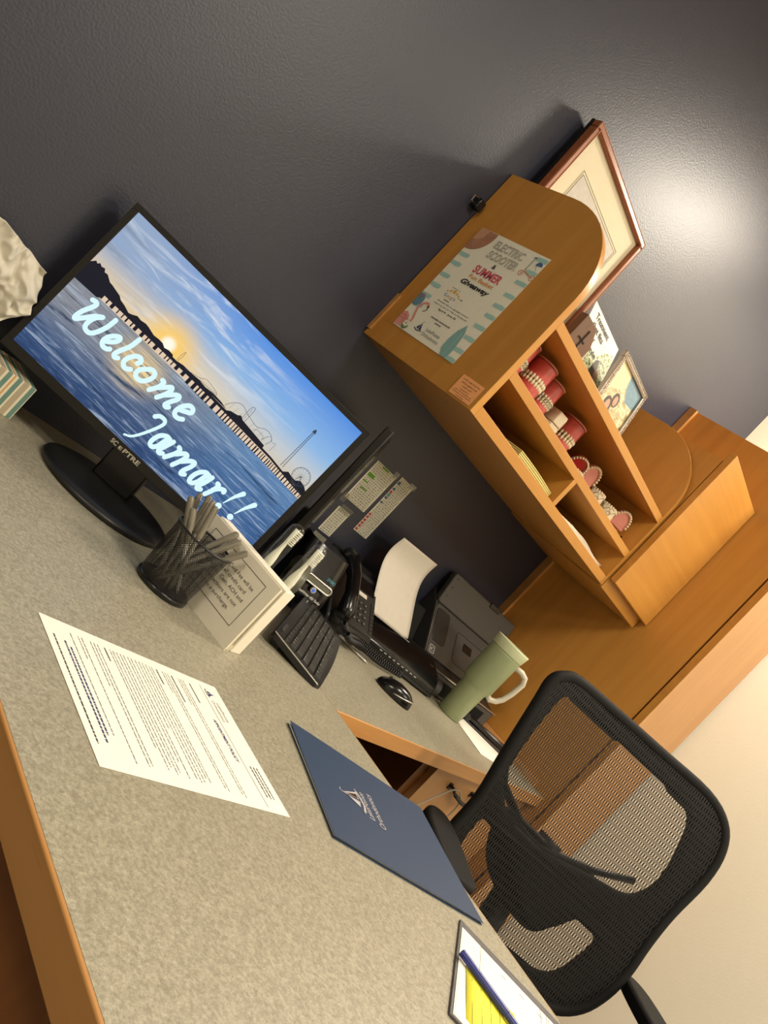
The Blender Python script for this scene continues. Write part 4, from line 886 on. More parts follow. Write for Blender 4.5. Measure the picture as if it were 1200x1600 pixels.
# ---------------------------------------------------------------- notes taped to the wall
def note(x0, x1, z0, z1, lb, cells, tape):
    T_ = frame(((x0+x1)/2, -.0005, (z0+z1)/2), (1, 0, 0), (0, 0, 1)); w_, h_ = x1-x0, z1-z0
    o = emp('wall_note', lb, 'note', T_, 'printed notes taped to the slate wall')
    part('sheet', B().box(-w_/2, w_/2, -h_/2, h_/2, 0, .0006), 'note_paper', o)
    ln_ = B(); nr = int(h_/.0062)
    for k in range(1, nr): rect(ln_, -w_/2+.004, w_/2-.004, -h_/2+k*h_/nr-.0002, -h_/2+k*h_/nr+.0002, .0009)
    for k in range(1, 6): rect(ln_, -w_/2+k*w_/6-.00015, -w_/2+k*w_/6+.00015, -h_/2+.004, h_/2-.004, .0009)
    part('table_lines', ln_, 'table_line', o, kind='stuff')
    tx_ = B(); random.seed(int(x0*1000))
    for k in range(nr):
        words(tx_, -w_/2+.005, w_/2-.005, -h_/2+(k+.5)*h_/nr, .0024, .0009, gap=.003, lo=.002, hi=.008)
    part('table_words', tx_, 'table_grey', o, kind='stuff')
    for m_, rs_ in cells.items():
        c = B()
        for (a, b2, c2, d2) in rs_: rect(c, -w_/2+a*w_, -w_/2+b2*w_, -h_/2+c2*h_, -h_/2+d2*h_, .0010)
        part('coloured_cells', c, m_, o, label={'cell_green': 'green cells', 'cell_red': 'red cells', 'cell_blue': 'dark blue cells', 'cell_teal': 'teal cells'}[m_])
    tp = B()
    for (a, b2, c2, d2) in tape: tp.box(a, b2, c2, d2, .0007, .0009)
    part('tape_strip', tp, 'tape', o)
note(1.432, 1.526, 1.007, 1.130, 'printed table sheet with green cells taped to the wall, largest of three', {'cell_green': [(.05, .34, .63, .72), (.30, .62, .95, .99), (.18, .48, .35, .38), (.06, .30, .5, .53)]}, [(.03, .05, .055, .075), (-.055, -.035, -.075, -.05)])
note(1.541, 1.605, .957, 1.143, 'tall narrow printed strip with red and blue left column taped to wall', {'cell_red': [(.03, .18, .02+.055*k, .055+.055*k) for k in range(6)]+[(.03, .18, .72, .76)], 'cell_blue': [(.03, .2, .53, .56), (.03, .2, .78, .81), (.03, .2, .88, .93), (.03, .2, .62, .65)], 'cell_teal': [(.03, .2, .66, .71)]}, [(.01, .04, .085, .10)])
note(1.442, 1.494, .902, .980, 'small printed card taped to the wall below the green table sheet', {}, [(-.02, .03, .03, .050)])

# ---------------------------------------------------------------- flyer on the shelf end panel
TFy = frame((X0-.0012, -.1615, 1.4995), (0, -1, 0), (0, 0, 1))
fy = emp('flyer', 'summer giveaway flyer with teal stripes and flamingo taped to the shelf end', 'flyer', TFy)
def fsh(u_, v_): return ((u_-.5)*.216, (v_-.5)*.280, .0002)
part('sheet', B().box(-.108, .108, -.14, .14, -.0003, 0), 'poster', fy)
tls = []
for y in (.0675, .042, .008, -.0205, -.050, -.0765, -.12): tls.append([(-.1075, y-.0045), (-.1075, y+.0045), (-.082, y+.0045+.001), (-.075, y+.004), (-.076, y-.004), (-.09, y-.0055)])
for i, y in enumerate((.130, .0975, .0685, .035, .006, -.0205, -.0495, -.080, -.111, -.135)): tls.append([(.1075, y-.0045), (.1075, y+.0045), (.095, y+.0055), (.083, y+.004), (.077+.002*(i % 2), y+.0045), (.076+.002*(i % 2), y-.0045), (.09, y-.005)])
for p_ in tls:
    tl = B(); poly(tl, p_, .0003); part('teal_stripe', tl, 'teal_light', fy)
ht = B()
def arc(cx_, cy_, r_, a0_, a1_, n_=14): return [(cx_+r_*math.cos(math.radians(a0_+(a1_-a0_)*k/n_)), cy_+r_*math.sin(math.radians(a0_+(a1_-a0_)*k/n_))) for k in range(n_+1)]
poly(ht, [(-.1078, .1398)]+[(max(-.1078, x), min(.1398, y)) for x, y in [(-.1078, .0775)]+arc(-.103, .132, .050, -95, 8)], .0004); part('straw_hat', ht, 'straw', fy)
ht = B(); poly(ht, [(-.1078, .1398), (-.1078, .108), (-.095, .110), (-.083, .120), (-.080, .1398)], .0006); part('hat_crown', ht, 'straw_light', fy)
for s_, y, h_, x, w_ in (('ELECTRIC', .1095, .0185, .005, .089), ('SCOOTER', .0845, .0185, .009, .090)): text(fy, s_, x, y, h_, 'ink_grey', wd=w_, outline=True, z=.0006, name='headline_lettering')
text(fy, '&', .004, .0685, .0100, 'ink', bold=.03)
text(fy, 'SUMMER', .005, .0435, .0185, 'rose', wd=.085, bold=.035, name='headline_lettering'); text(fy, 'Fun Basket', .005, .0290, .0095, 'orange_ink', wd=.077, bold=.02); text(fy, 'Giveaway', .003, .0115, .0115, 'ink', wd=.090, bold=.04, shear=.25)
text(fy, 'Leave us a', -.032, -.0075, .0032, 'ink', wd=.028)
sb_ = B()
for x, y, s_ in ((-.050, -.0180, .0034), (-.0415, -.0150, .0044), (-.031, -.0130, .0068), (-.0205, -.0150, .0044), (-.0125, -.0180, .0034)):
    poly(sb_, [(x+(s_ if k % 2 == 0 else s_*.45)*math.sin(k*PI/5), y+(s_ if k % 2 == 0 else s_*.45)*math.cos(k*PI/5)) for k in range(10)], .0005)
part('gold_stars', sb_, 'star_gold', fy)
for s_, x, c_ in (('G', -.0470, 'google_blue'), ('o', -.0385, 'rose'), ('o', -.0320, 'star_gold'), ('g', -.0255, 'google_blue'), ('l', -.0205, 'google_green'), ('e', -.0155, 'rose')): text(fy, s_, x, -.0310, .0078, c_, z=.0005)
text(fy, 'Review', -.031, -.0395, .0030, 'ink', wd=.018, bold=.03)
ar = B(); rect(ar, -.012, .001, -.0220, -.0214, .0005); poly(ar, [(.001, -.0235), (.005, -.0217), (.001, -.0199)], .0005); part('arrow', ar, 'ink', fy)
text(fy, 'Already left us a google review?', -.001, -.0470, .0036, 'ink', wd=.107); text(fy, 'Leave us one on Yelp or Facebook!', -.001, -.0545, .0036, 'ink', wd=.111)
text(fy, 'April 8 - June 30', -.003, -.0635, .0042, 'ink', wd=.060, bold=.02); text(fy, 'WINNERS ANNOUNCED', 0, -.0850, .0034, 'ink', wd=.066, bold=.03); text(fy, 'JUNE 30', -.001, -.0925, .0034, 'ink', wd=.020, bold=.03)
sail(fy, -.037, -.1230, .020, 'ink_blue')
text(fy, 'LakePointe', .007, -.1150, .0082, 'ink_grey', wd=.046); text(fy, 'Orthodontics', .009, -.1270, .0082, 'ink_grey', wd=.056)
sf = B(); poly(sf, [(.062, -.1398), (.052, -.125), (.050, -.105), (.054, -.080), (.065, -.058), (.076, -.078), (.081, -.105), (.083, -.125), (.080, -.1398)], .0005); part('surfboard', sf, 'teal', fy)
sf = B(); ribbon(sf, [(.066, -.060), (.070, -.10), (.071, -.1395)], .0012, .0007, 4); part('surfboard_line', sf, 'teal_light', fy)
fl_ = B(); poly(fl_, [(-.1078, -.1385), (-.1078, -.105), (-.098, -.100), (-.086, -.106), (-.075, -.120), (-.073, -.131), (-.086, -.137)], .0005); ribbon(fl_, [(-.079, -.124), (-.070, -.112), (-.078, -.094), (-.083, -.080), (-.077, -.068), (-.066, -.064), (-.059, -.070)], .0060, .0006, 5); part('flamingo', fl_, 'flamingo', fy)
fl_ = B(); ribbon(fl_, [(-.059, -.070), (-.057, -.078), (-.063, -.084)], .0032, .0008, 4, lambda q: 1-.6*q); part('flamingo_beak', fl_, 'ink', fy)
fl_ = B(); ribbon(fl_, [(-.104, -.112), (-.094, -.110), (-.084, -.120)], .0018, .0008, 4); ribbon(fl_, [(-.105, -.120), (-.094, -.118), (-.088, -.127)], .0014, .0008, 4); part('flamingo_feathers', fl_, 'flamingo_dark', fy)
fl_ = B(); poly(fl_, arc(-.075, -.128, .0105, 175, 365, 10), .0007); part('flower_leaves', fl_, 'leaf', fy)
fl_ = B(); [disc(fl_, -.075+.006*math.cos(k*1.26), -.124+.005*math.sin(k*1.26), .0036, .0009) for k in range(5)]; part('flower', fl_, 'poster', fy)
fl_ = B(); poly(fl_, [(-.1078, -.075)]+arc(-.100, -.066, .0165, -120, 90, 12)+[(-.1078, -.050)], .0006); part('patterned_shell', fl_, 'photo_blue', fy)
for k in range(4):
    fl_ = B(); poly(fl_, arc(-.100, -.060, .013-k*.0025, 20, 90, 6)+arc(-.100, -.060, .012-k*.0025, 90, 20, 6), .0008); part('shell_stripe', fl_, 'rose', fy)
sk = B(); ribbon(sk, [(.070, .128), (.074, .131), (.078, .129)], .0014, .0007, 3); ribbon(sk, [(.075, .130), (.074, .100)], .0013, .0007, 3); part('scooter_stem', sk, 'ink_blue', fy)
sk = B(); ribbon(sk, [(.074, .100), (.078, .094), (.100, .0885)], .0026, .0007, 4)
for x, y in ((.0705, .0885), (.104, .0875)):
    ribbon(sk, arc(x, y, .0058, 0, 360, 14), .0016, .0008, 2); disc(sk, x, y, .0018, .0008)
part('scooter', sk, 'scooter_red', fy)
sk = B(); poly(sk, arc(.0955, .117, .0085, 0, 190, 12), .0007); ribbon(sk, [(.089, .117), (.097, .105)], .0010, .0007, 3); part('helmet', sk, 'helmet_blue', fy)
on = emp('fee_notice', 'small orange fee notice stuck on the lower front of shelf end panel', 'notice', frame((X0-.0012, -.343, 1.336), (0, -1, 0), (0, 0, 1)))
part('label', B().box(-.0325, .0325, -.0245, .0205, -.0003, 0), 'orange_note', on)
for s_, y, w_ in (('A 3% Credit Card Fee', .0115, .050), ('will be applied to all', .0045, .046), ('credit card', -.0020, .026), ('transactions.', -.0080, .028), ('Cash, ACH and debit card', -.0128, .050), ('transactions are NOT subject to', -.0174, .056), ('a surcharge.', -.0220, .024)): text(on, s_, 0, y, .0036 if y > -.003 else .0024, 'ink', wd=w_, z=.0003)
bc = emp('binder_clip', 'small black clip on the slate wall behind the shelf end panel', 'clip', Tz(1.098, -.012, 1.672))
part('body', B().box(-.010, .010, -.010, .011, -.012, .012), 'black_gloss', bc, bev=.002)
part('wire_loop', B().tube([(-.010, 0, -.006), (-.022, 0, -.008), (-.024, 0, .004), (-.010, 0, .008)], .0012, 6), 'chrome', bc)

# ---------------------------------------------------------------- things on the top shelf
ZS = 1.5502
def lean(x0, x1, ytop, ztop, ybot): # frame at bottom centre, y up the leaning face, z outward (to -Y)
    return frame(((x0+x1)/2, ybot, ZS), (1, 0, 0), (0, ytop-ybot, ztop-ZS))
pf = emp('picture_frame', 'large reddish wood picture frame with cream mat leaning behind shelf end', 'picture', lean(1.160, 1.555, -.036, 1.998, -.055))
FWd, FHt = .392, .448
fm = B(); bw = .0165
for a, b2, c2, d2 in ((-FWd/2, FWd/2, 0, bw), (-FWd/2, FWd/2, FHt-bw, FHt), (-FWd/2, -FWd/2+bw, bw, FHt-bw), (FWd/2-bw, FWd/2, bw, FHt-bw)):
    fm.box(a, b2, c2, d2, -.012, .012)
part('moulding', fm, 'rosewood', pf, bev=.003)
fm = B(); q = .005
for k_, z_ in ((.0135, .0135), (.002, .0130)):
    a = FWd/2-k_; fm.tube([(-a, k_, z_-.001), (a, k_, z_-.001), (a, FHt-k_, z_-.001), (-a, FHt-k_, z_-.001)], .0014, 6, closed=True)
part('bead_line', fm, 'straw_light', pf)
part('black_back', B().box(-FWd/2, FWd/2, 0, FHt, -.020, -.012), 'black_matte', pf)
part('mat_board', B().box(-FWd/2+bw, FWd/2-bw, bw, FHt-bw, -.004, -.001), 'mat_board', pf)
ib = B(); ax0, ax1, ay0, ay1 = -FWd/2+.075, FWd/2-.062, .085, FHt-.085
for k_ in (0, .006): ib.tube([(ax0-k_, ay0-k_, 0), (ax1+k_, ay0-k_, 0), (ax1+k_, ay1+k_, 0), (ax0-k_, ay1+k_, 0)], .0006, 5, closed=True)
part('mat_lines', ib, 'art_line', pf)
part('artwork', B().box(ax0, ax1, ay0, ay1, -.001, -.0004), 'sky_art', pf, label='pale seascape print')
part('artwork_shore', B().box(ax0, ax1, ay0, ay0+.085, -.0004, -.0001), 'shore_art', pf)
part('glass', B().box(-FWd/2+bw, FWd/2-bw, bw, FHt-bw, .004, .0055), 'picture_glass', pf)
cbk = emp('wood_plaque', 'small brown wooden block with a dark cross on the top shelf', 'plaque', Tz(1.423, -.205, ZS, -4))
part('block', B().prism([(-.042, 0), (.042, 0), (.042, .105), (.012, .142), (-.042, .142)], -.012, .012, Matrix(((1, 0, 0, 0), (0, 0, -1, 0), (0, 1, 0, 0), (0, 0, 0, 1)))), 'walnut', cbk, bev=.001)
cr = B().box(-.003, .001, -.0135, -.012, .04, .125); cr.box(-.018, .012, -.0135, -.012, .095, .0985); part('cross', cr, 'black_matte', cbk)
br_ = emp('brochure_stand', 'upright clear-framed dental brochure with leafy photograph on the top shelf', 'brochure', lean(1.503, 1.705, -.100, 1.785, -.182))
bw_, bh_ = .202, .249
part('card', B().box(-bw_/2, bw_/2, 0, bh_, -.002, 0), 'poster', br_)
part('photo_leaves', (lambda b: (poly(b, [(-.02, .02), (.099, .02), (.099, .225), (.05, .20), (.02, .17), (-.03, .16), (-.04, .08)], .0004), b)[1])(B()), 'leafy_photo', br_)
bk = B(); poly(bk, [(-.03, .02), (.02, .02), (.045, .09), (.052, .14), (.04, .17), (.022, .16), (.005, .11)], .0008); part('person_hair', bk, 'hair_dark', br_)
bk = B(); poly(bk, arc(.052, .135, .014, 0, 360, 12), .0010); part('person_face', bk, 'skin_art', br_)
bk = B(); poly(bk, [(.0, .005), (.085, .005), (.075, .075), (.050, .112), (.035, .09)], .0012); part('person_shirt', bk, 'paper_white', br_)
for i, s_ in enumerate(['Treatment', 'that fits', 'your', 'lifestyle']): text(br_, s_, -.072, .222-i*.024, .0165, 'ink', align='L', z=.0014, bold=.02, wd=[.100, .082, .046, .082][i])
part('acrylic_front', B().box(-bw_/2, bw_/2, 0, bh_, .0020, .0030), 'acrylic', br_)
sv = emp('photo_frame', 'small ornate silver frame with a bright family photograph on the top shelf', 'picture', lean(1.619, 1.829, -.183, 1.760, -.222))
sw_, sh_ = .210, .213; ob = .017
fm = B()
for a, b2, c2, d2 in ((-sw_/2, sw_/2, 0, ob), (-sw_/2, sw_/2, sh_-ob, sh_), (-sw_/2, -sw_/2+ob, ob, sh_-ob), (sw_/2-ob, sw_/2, ob, sh_-ob)): fm.box(a, b2, c2, d2, -.008, .006)
part('frame', fm, 'silver_ornate', sv, bev=.002)
bd = B(); nper = 34
for k in range(nper):
    t_ = (k+.5)/nper
    for rr_2, off in ((.0030, .005), (.0026, .012)):
        bd.ball((-sw_/2+t_*sw_, off, .006), rr_2, 6); bd.ball((-sw_/2+t_*sw_, sh_-off, .006), rr_2, 6); bd.ball((-sw_/2+off, t_*sh_, .006), rr_2, 6); bd.ball((sw_/2-off, t_*sh_, .006), rr_2, 6)
part('beading', bd, 'chrome', sv, smooth=True, kind='stuff')
part('photo', B().box(-sw_/2+ob, sw_/2-ob, ob, sh_-ob, -.003, -.001), 'field_photo', sv, label='family photograph')
bk = B(); poly(bk, [(-.088, .12), (-.088, .196), (-.02, .196), (.0, .165), (-.05, .13)], -.0006); part('photo_sunlight', bk, 'photo_yellow', sv)
bk = B(); poly(bk, [(-.01, .196), (.088, .196), (.088, .15), (.03, .14), (.0, .165)], -.0006); part('photo_sky', bk, 'photo_blue', sv)
for x, y, s_, hair in ((-.036, .088, .017, 'hair_dark'), (-.010, .116, .015, 'hair_dark'), (-.004, .052, .018, 'photo_tan'), (.028, .062, .018, 'photo_yellow')):
    bk = B(); poly(bk, arc(x-.001, y+.002, s_*1.3, 0, 345, 14), -.0004); part('photo_hair', bk, hair, sv)
    bk = B(); poly(bk, [(x+s_*.72*math.cos(k*PI/8), y+s_*.95*math.sin(k*PI/8)) for k in range(16)], -.0002); part('photo_face', bk, 'skin_art', sv)
    bk = B(); ribbon(bk, [(x-s_*.25, y-s_*.40), (x, y-s_*.50), (x+s_*.25, y-s_*.40)], .0018, .0, 3); part('photo_smile', bk, 'rose', sv)
bk = B(); poly(bk, [(-.088, .018), (.05, .018), (.02, .030), (-.03, .045), (-.06, .070), (-.088, .07)], -.0006); part('photo_clothes', bk, 'photo_blue', sv)
part('glass', B().box(-sw_/2+ob, sw_/2-ob, ob, sh_-ob, .001, .002), 'picture_glass', sv)
part('easel_back', B().box(-.02, .02, 0, .14, -.0105, -.008), 'black_matte', sv)

# ---------------------------------------------------------------- dental models on the middle shelf
ZM = 1.4222
def arch(u_, r_=.028, dp=.036): a = PI*(1-u_); return r_*math.cos(a), -dp*math.sin(a)
def jaw(parent, z0, z1, gum, ty, upper, brackets, r_=.030, dp=.034, plaster=False):
    sgn = 1 if upper else -1
    out_ = [arch(k/16, r_, dp) for k in range(17)]; base = [(x*1.02, y*1.02) for x, y in out_]+[(r_, .012), (-r_, .012)]
    zb, zt = (z0, z1) if upper else (z1, z0)
    b = B(); n_ = len(base); o = 0
    lv = [(base, z0), (base, z1)]
    b.prism(base, min(z0, z1), max(z0, z1)); part('gum_base', b, gum, parent, bev=.0025)
    b = B(); bk_ = B()
    ze = z0 if upper else z1      # tooth line side
    for k in range(12):
        u_ = (k+.5)/12; x, y = arch(u_, r_*.97, dp*.99); a = PI*(1-u_)
        wz = .0085 if 3 < k < 8 else .007
        zc = ze-sgn*.002
        b.ball((x, y, zc), (.0040, .0040, wz*.85), 8)
        if brackets:
            x2, y2 = arch(u_, r_*1.09, dp*1.09); bk_.box(-.0014, .0014, -.0014, .0014, -.0014, .0014, Matrix.Translation((x2, y2, zc-sgn*.001)))
    part('teeth', b, ty, parent, smooth=True)
    if brackets:
        bk_.tube([(*arch(k/20, r_*1.11, dp*1.11), ze-sgn*.003) for k in range(21)], .0005, 5); part('braces', bk_, 'bracket', parent)
def model(x, y, rot, lb, kind):
    m_ = emp('dental_model', lb, 'dental model', Tz(x, y, ZM, rot), 'dental models on the middle shelf')
    if kind == 'plaster':
        jaw(m_, .001, .020, 'plaster', 'plaster', False, False); jaw(m_, .034, .055, 'plaster', 'plaster', True, False)
        return m_
    if kind == 'open':
        jaw(m_, .001, .014, 'gum_dark', 'tooth', False, True, .024, .028)
        t_ = Matrix.Translation((0, .010, .03)) @ Matrix.Rotation(math.radians(-58), 4, 'X')
        b = B().prism([arch(k/16, .026, .03) for k in range(17)]+[(.026, .01), (-.026, .01)], 0, .012); part('gum_base', b, 'gum_dark', m_, L=t_, bev=.002)
        b = B(); [b.ball((*arch((k+.5)/12, .0255, .0298), -.002), (.0034, .0034, .006), 8) for k in range(12)]; part('teeth', b, 'tooth', m_, L=t_, smooth=True)
        b = B().tube([(*arch(k/20, .029, .033), -.003) for k in range(21)], .0007, 5); part('braces', b, 'bracket', m_, L=t_)
        return m_
    if kind == 'pinkarch':
        t_ = Matrix.Translation((0, .0, .034)) @ Matrix.Rotation(math.radians(-75), 4, 'X')
        b = B().prism([arch(k/16, .030, .040) for k in range(17)]+[(.030, .012), (-.030, .012)], 0, .014); part('gum_base', b, 'gum_pink', m_, L=t_, bev=.003)
        b = B(); [b.ball((*arch((k+.5)/14, .0285, .039), -.002), (.0042, .0042, .005), 8) for k in range(14)]; part('teeth', b, 'tooth', m_, L=t_, smooth=True)
        b = B().box(-.02, .02, .0, .02, 0, .02); part('foot', b, 'gum_pink', m_, bev=.003)
        return m_
    if kind == 'wire':
        b = B().prism([(-.026, .02), (.026, .02), (.024, -.014), (.012, -.026), (-.012, -.026), (-.024, -.014)], 0, .040); part('gum_base', b, 'plaster', m_, bev=.003)
        b = B(); [b.ball((*arch((k+.5)/10, .022, .026), .040), (.0038, .0038, .005), 8) for k in range(10)]; part('teeth', b, 'plaster', m_, smooth=True)
        b = B().tube([(*arch(k/20, .027, .030), .030+.006*math.sin(k*1.1)) for k in range(21)], .0008, 5); b.tube([(-.006+.006*math.cos(k*PI/6), -.0285, .022+.006*math.sin(k*PI/6)) for k in range(12)], .0009, 5, closed=True); part('wire_appliance', b, 'bracket', m_, smooth=True)
        return m_
    s_ = {'big': 1.0, 'mid': 1.0, 'plain': 1.12}[kind]
    jaw(m_, .001, .036, 'gum', 'tooth', False, kind == 'big', .030*s_, .034*s_)
    jaw(m_, .050, .088, 'gum', 'tooth', True, kind == 'big', .031*s_, .035*s_)
    part('hinge', B().box(-.010, .010, .008, .014, .010, .075), 'gum_dark', m_)
    part('clear_base', B().prism([(x_*1.05, y_*1.05) for x_, y_ in [arch(k/12, .031*s_, .035*s_) for k in range(13)]]+[(.032*s_, .013), (-.032*s_, .013)], .0885, .092), 'gum_pink', m_, bev=.001)
    return m_
model(1.215, -.285, -35, 'pink dental model with metal braces, nearest the shelf end panel', 'big')
model(1.290, -.300, -38, 'pink dental model with a wire across the front teeth, second from end panel', 'mid')
model(1.370, -.285, -35, 'pink dental model with metal braces beside the pale plaster block', 'big')
pb = emp('dental_model', 'plain cream plaster dental cast between red braced and red plain models', 'dental model', Tz(1.445, -.295, ZM, -25), 'dental models on the middle shelf')
part('cast_base', B().prism([(-.026, .03), (.026, .03), (.028, -.005), (.012, -.030), (-.012, -.030), (-.028, -.005)], 0, .030), 'plaster', pb, bev=.002)
part('cast_top', B().prism([(-.026, .03), (.026, .03), (.028, -.005), (.012, -.030), (-.012, -.030), (-.028, -.005)], .032, .062), 'plaster', pb, bev=.002)
model(1.540, -.275, -30, 'large red dental model with plain white teeth in the shelf middle', 'plain')
model(1.640, -.305, -30, 'small red dental model standing open with braces', 'open')
model(1.712, -.300, -20, 'pale pink upright upper arch dental model with rough rim', 'pinkarch')
model(1.795, -.300, -30, 'cream dental cast with wire loop, left of two', 'wire')
model(1.865, -.315, -30, 'cream dental cast with wire loop, right of two', 'wire')
model(1.940, -.325, -30, 'small pink arch model at the far right of the middle shelf', 'pinkarch')

# papers in the bottom compartments
yp = emp('notepad_stack', 'curled stack of yellow papers in the left bottom compartment', 'paper', Tz(1.43, -.31, 1.3302, 2))
def st(u_, v_, k): return ((u_-.5)*.20, (v_-.5)*.13, .0008+k*.0022+.004*(1-u_)**2*0+.003*math.sin(u_*PI)*(k/8)-.002*u_*(k/8))
for k in range(7): part('sheet', B().grid(lambda a, c, kk=k: st(a, c, kk), 10, 2), 'yellow_pale', yp, solid=.0019, L=Matrix.Translation((.003*(k % 2), -.002*k % .004, 0)))
wp = emp('paper_stack', 'loose white papers in the right bottom compartment of the shelf unit', 'paper', Tz(1.79, -.30, 1.3302, 3))
for k in range(5): part('sheet', B().grid(lambda a, c, kk=k: ((a-.5)*(.36-.02*kk)+.01*kk, (c-.5)*.14, .0008+kk*.002+.006*math.sin(a*PI*1.3)**2*(kk/5)), 14, 2), 'paper_white', wp, solid=.0012, smooth=True)
# sheets seen under/around second monitor cable
cable('monitor_cable', [(.90, -.28, .84), (.88, -.33, .80), (.86, -.36, .775), (.842, -.372, .754), (.86, -.34, .752)], .0016, 'black_matte', 'thin black cable hanging from lit monitor to desk behind the pen cup')

# ---------------------------------------------------------------- office chair
bd_ = Vector((math.cos(math.radians(50)), math.sin(math.radians(50)), 0)); rec = math.radians(13)
cU = Vector((bd_.y, -bd_.x, 0)); cV = bd_*math.sin(rec)+Vector((0, 0, math.cos(rec)))
k_ = .92; cc0 = Vector((1.7112, -0.8456, 0.8232))
TC = frame(cc0, cU, cV)     # x lateral, y up the back, z = towards the sitter
chc = cc0+cU*.03-bd_*.26
ch = emp('office_chair', 'black mesh-back office chair with padded arms behind the desk right edge', 'chair', Matrix.Translation((chc.x, chc.y, 0)) @ Matrix.Rotation(math.atan2(cU.y, cU.x), 4, 'Z'))
LC = MW[ch].inverted() @ TC
outer = [(-.235, .262), (-.192, .279), (-.05, .288), (.096, .292), (.227, .292), (.295, .266), (.327, .215), (.334, .138), (.322, .03), (.320, -.054), (.323, -.134), (.315, -.199), (.290, -.258), (.245, -.297), (.18, -.312), (.05, -.318), (-.08, -.312), (-.16, -.290), (-.205, -.235), (-.210, -.154), (-.207, -.059), (-.228, .057), (-.248, .185), (-.254, .235)]
outer = smoothloop([(x*k_, y*k_) for x, y in outer], 4)
inner = [(-.200, .232), (-.155, .246), (-.039, .253), (.082, .256), (.174, .248), (.234, .221), (.257, .146), (.265, .071), (.248, .017), (.214, -.010), (.131, -.027), (.05, -.047), (-.03, -.058), (-.12, -.050), (-.190, .005), (-.201, .05), (-.208, .12), (-.209, .189)]
inner = smoothloop([(x*k_, y*k_) for x, y in inner], 4)
lower = [(-.155, -.085), (-.05, -.150), (.04, -.20), (.12, -.205), (.175, -.115), (.228, -.128), (.22, -.19), (.19, -.25), (.12, -.262), (0, -.245), (-.12, -.24), (-.165, -.20), (-.17, -.13)]
def surf(x, y): return .030*((x/.27)**2)-.022*math.cos(y/.29*PI/2)*0+.012*math.sin(y*6)
import mathutils.geometry as geo
def plate(polys, z0, z1, name, mat, label=None, uvs=False, cuts=0):
    # tessellated polygon with holes, curved by surf()
    tri = geo.tessellate_polygon([[Vector((x, y, 0)) for x, y in p] for p in polys]); flatp = [q for p in polys for q in p]
    bm = bmesh.new(); vs_ = [bm.verts.new((x, y, 0)) for x, y in flatp]
    for t_ in tri:
        try: bm.faces.new([vs_[i] for i in t_])
        except ValueError: pass
    bmesh.ops.subdivide_edges(bm, edges=[e for e in bm.edges if e.calc_length() > .03], cuts=3, use_grid_fill=True)
    bmesh.ops.triangulate(bm, faces=bm.faces)
    bmesh.ops.recalc_face_normals(bm, faces=bm.faces)
    uvd = {}
    bm.verts.index_update()
    for v in bm.verts: uvd[v.index] = (v.co.x+1, v.co.y+1); v.co.z = z0+surf(v.co.x, v.co.y)
    me = bpy.data.meshes.new(name); bm.to_mesh(me); bm.free()
    if uvs:
        ul = me.uv_layers.new(name='UVMap')
        for lp in me.loops: ul.data[lp.index].uv = uvd[lp.vertex_index]
    me.polygons.foreach_set('use_smooth', [True]*len(me.polygons))
    o = part(name, me, mat, ch, L=LC, label=label)
    if z1: m_ = o.modifiers.new('solid', 'SOLIDIFY'); m_.thickness = z1; m_.offset = -1 if me.polygons[0].normal.z > 0 else 1
    return o
plate([outer], .0, 0, 'mesh_back', 'chair_mesh', 'see-through black woven mesh', uvs=True)
lower = smoothloop([(x*k_, y*k_) for x, y in [(-.160, -.085), (-.09, -.10), (.0, -.16), (.08, -.19), (.13, -.17), (.172, -.115), (.232, -.128), (.225, -.19), (.195, -.25), (.12, -.268), (0, -.262), (-.10, -.245), (-.155, -.20), (-.172, -.13)]], 4)
plate([outer, inner, lower], -.006, .022, 'back_frame', 'black_matte')
for o in list(bpy.data.objects):
    if o.name.startswith('back_frame') and o.parent == ch: bf = o
part('frame_rim', B().tube([(x, y, surf(x, y)-.008) for x, y in outer], .013, 10, closed=True), 'black_matte', ch, L=LC, smooth=True)
plate([smoothloop([(x*k_, y*k_) for x, y in [(-.115, -.035), (.0, -.050), (.13, -.020), (.195, -.045), (.165, -.13), (.12, -.205), (.04, -.205), (-.06, -.165), (-.112, -.10)]], 4)], -.030, .012, 'lumbar_pad', 'black_matte')
# lumbar arch and spine behind the mesh
part('lumbar_bar', B().tube([(-.19, .05, -.03), (-.14, .0, -.055), (-.05, -.035, -.07), (.06, -.04, -.07), (.16, -.01, -.06), (.23, .03, -.03)], .012, 10, flat=.6), 'black_plastic', ch, L=LC, smooth=True)
part('spine', B().tube([(.04, -.02, -.07), (.04, -.14, -.09), (.04, -.26, -.08), (.04, -.36, -.02)], .03, 12, flat=.5), 'black_plastic', ch, L=LC, smooth=True)
Rl = MW[ch]
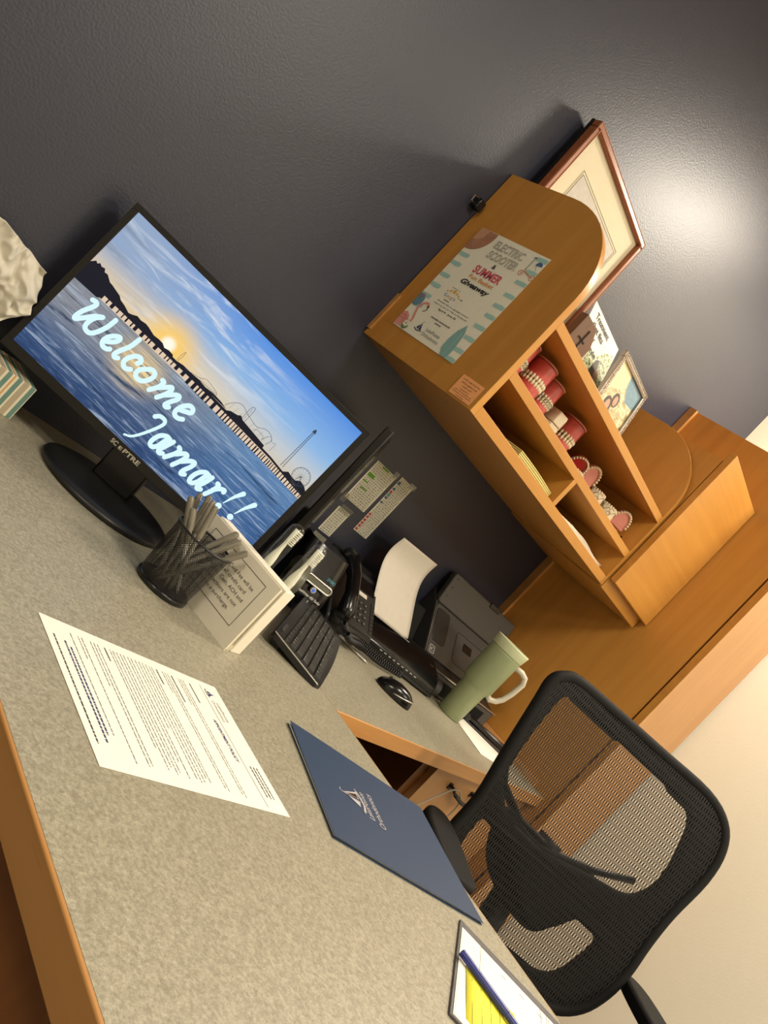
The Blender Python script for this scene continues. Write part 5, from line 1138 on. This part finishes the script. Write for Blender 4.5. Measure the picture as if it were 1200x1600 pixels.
# local axes: x lateral, y backwards(+bd), z up
def loc(p): return MW[ch].inverted() @ p
mid = loc(cc0+cU*.04*k_)
seatb = B()
def seatf(u_, v_):
    a = 2*PI*u_; e = .45; x = .245*math.copysign(abs(math.cos(a))**e, math.cos(a)); y = .235*math.copysign(abs(math.sin(a))**e, math.sin(a))
    pr2 = [(0, .425), (.92, .425), (1, .44), (1, .475), (.95, .49), (0, .497)][min(5, int(v_*5+.001))]
    return (x*max(pr2[0], .001), y*max(pr2[0], .001), pr2[1])
part('seat', seatb.grid(seatf, 48, 5), 'black_matte', ch, smooth=True)
part('gas_lift', B().cyl((0, .03, .10), (0, .03, .43), .026, n=20), 'black_plastic', ch)
part('tilt_mechanism', B().box(-.08, .08, -.06, .14, .385, .428), 'black_plastic', ch, bev=.01)
part('back_bracket', B().tube([(0, .12, .40), (.0, .24, .40), (.0, .285, .50)], .022, 12), 'black_plastic', ch, smooth=True)
for k in range(5):
    a = k*2*PI/5+.3; e_ = (.30*math.cos(a), .03+.30*math.sin(a))
    part('base_spoke', B().tube([(0, .03, .115), (e_[0]*.5, .03+(e_[1]-.03)*.5, .10), (e_[0], e_[1], .075)], .022, 10, rs=[.028, .022, .016]), 'black_plastic', ch, smooth=True)
    part('caster', B().cyl((e_[0]-.022*math.sin(a), e_[1]+.022*math.cos(a), .029), (e_[0]+.022*math.sin(a), e_[1]-.022*math.cos(a), .029), .028, n=20), 'black_plastic', ch, bev=.004)
for s_, cx_ in ((-1, -.245), (1, .345)):
    px0 = loc(cc0+cU*cx_-bd_*.15); x, y = px0.x, px0.y
    pad = [(-.036, -.115), (.022, -.118), (.036, -.06), (.040, .03), (.030, .10), (.0, .128), (-.030, .115), (-.042, .05), (-.044, -.04)]
    part('arm_pad', B().prism(smoothloop([(x-s_*a*-1, y+b2) for a, b2 in pad], 4), .672, .702), 'black_matte', ch, bev=.008, seg=3, label='padded armrest')
    part('arm_post', B().tube([(x, y+.01, .675), (x, y+.02, .55), (x-s_*.02, y+.02, .46), (x-s_*.12, y+.03, .415)], .018, 10), 'black_plastic', ch, smooth=True)
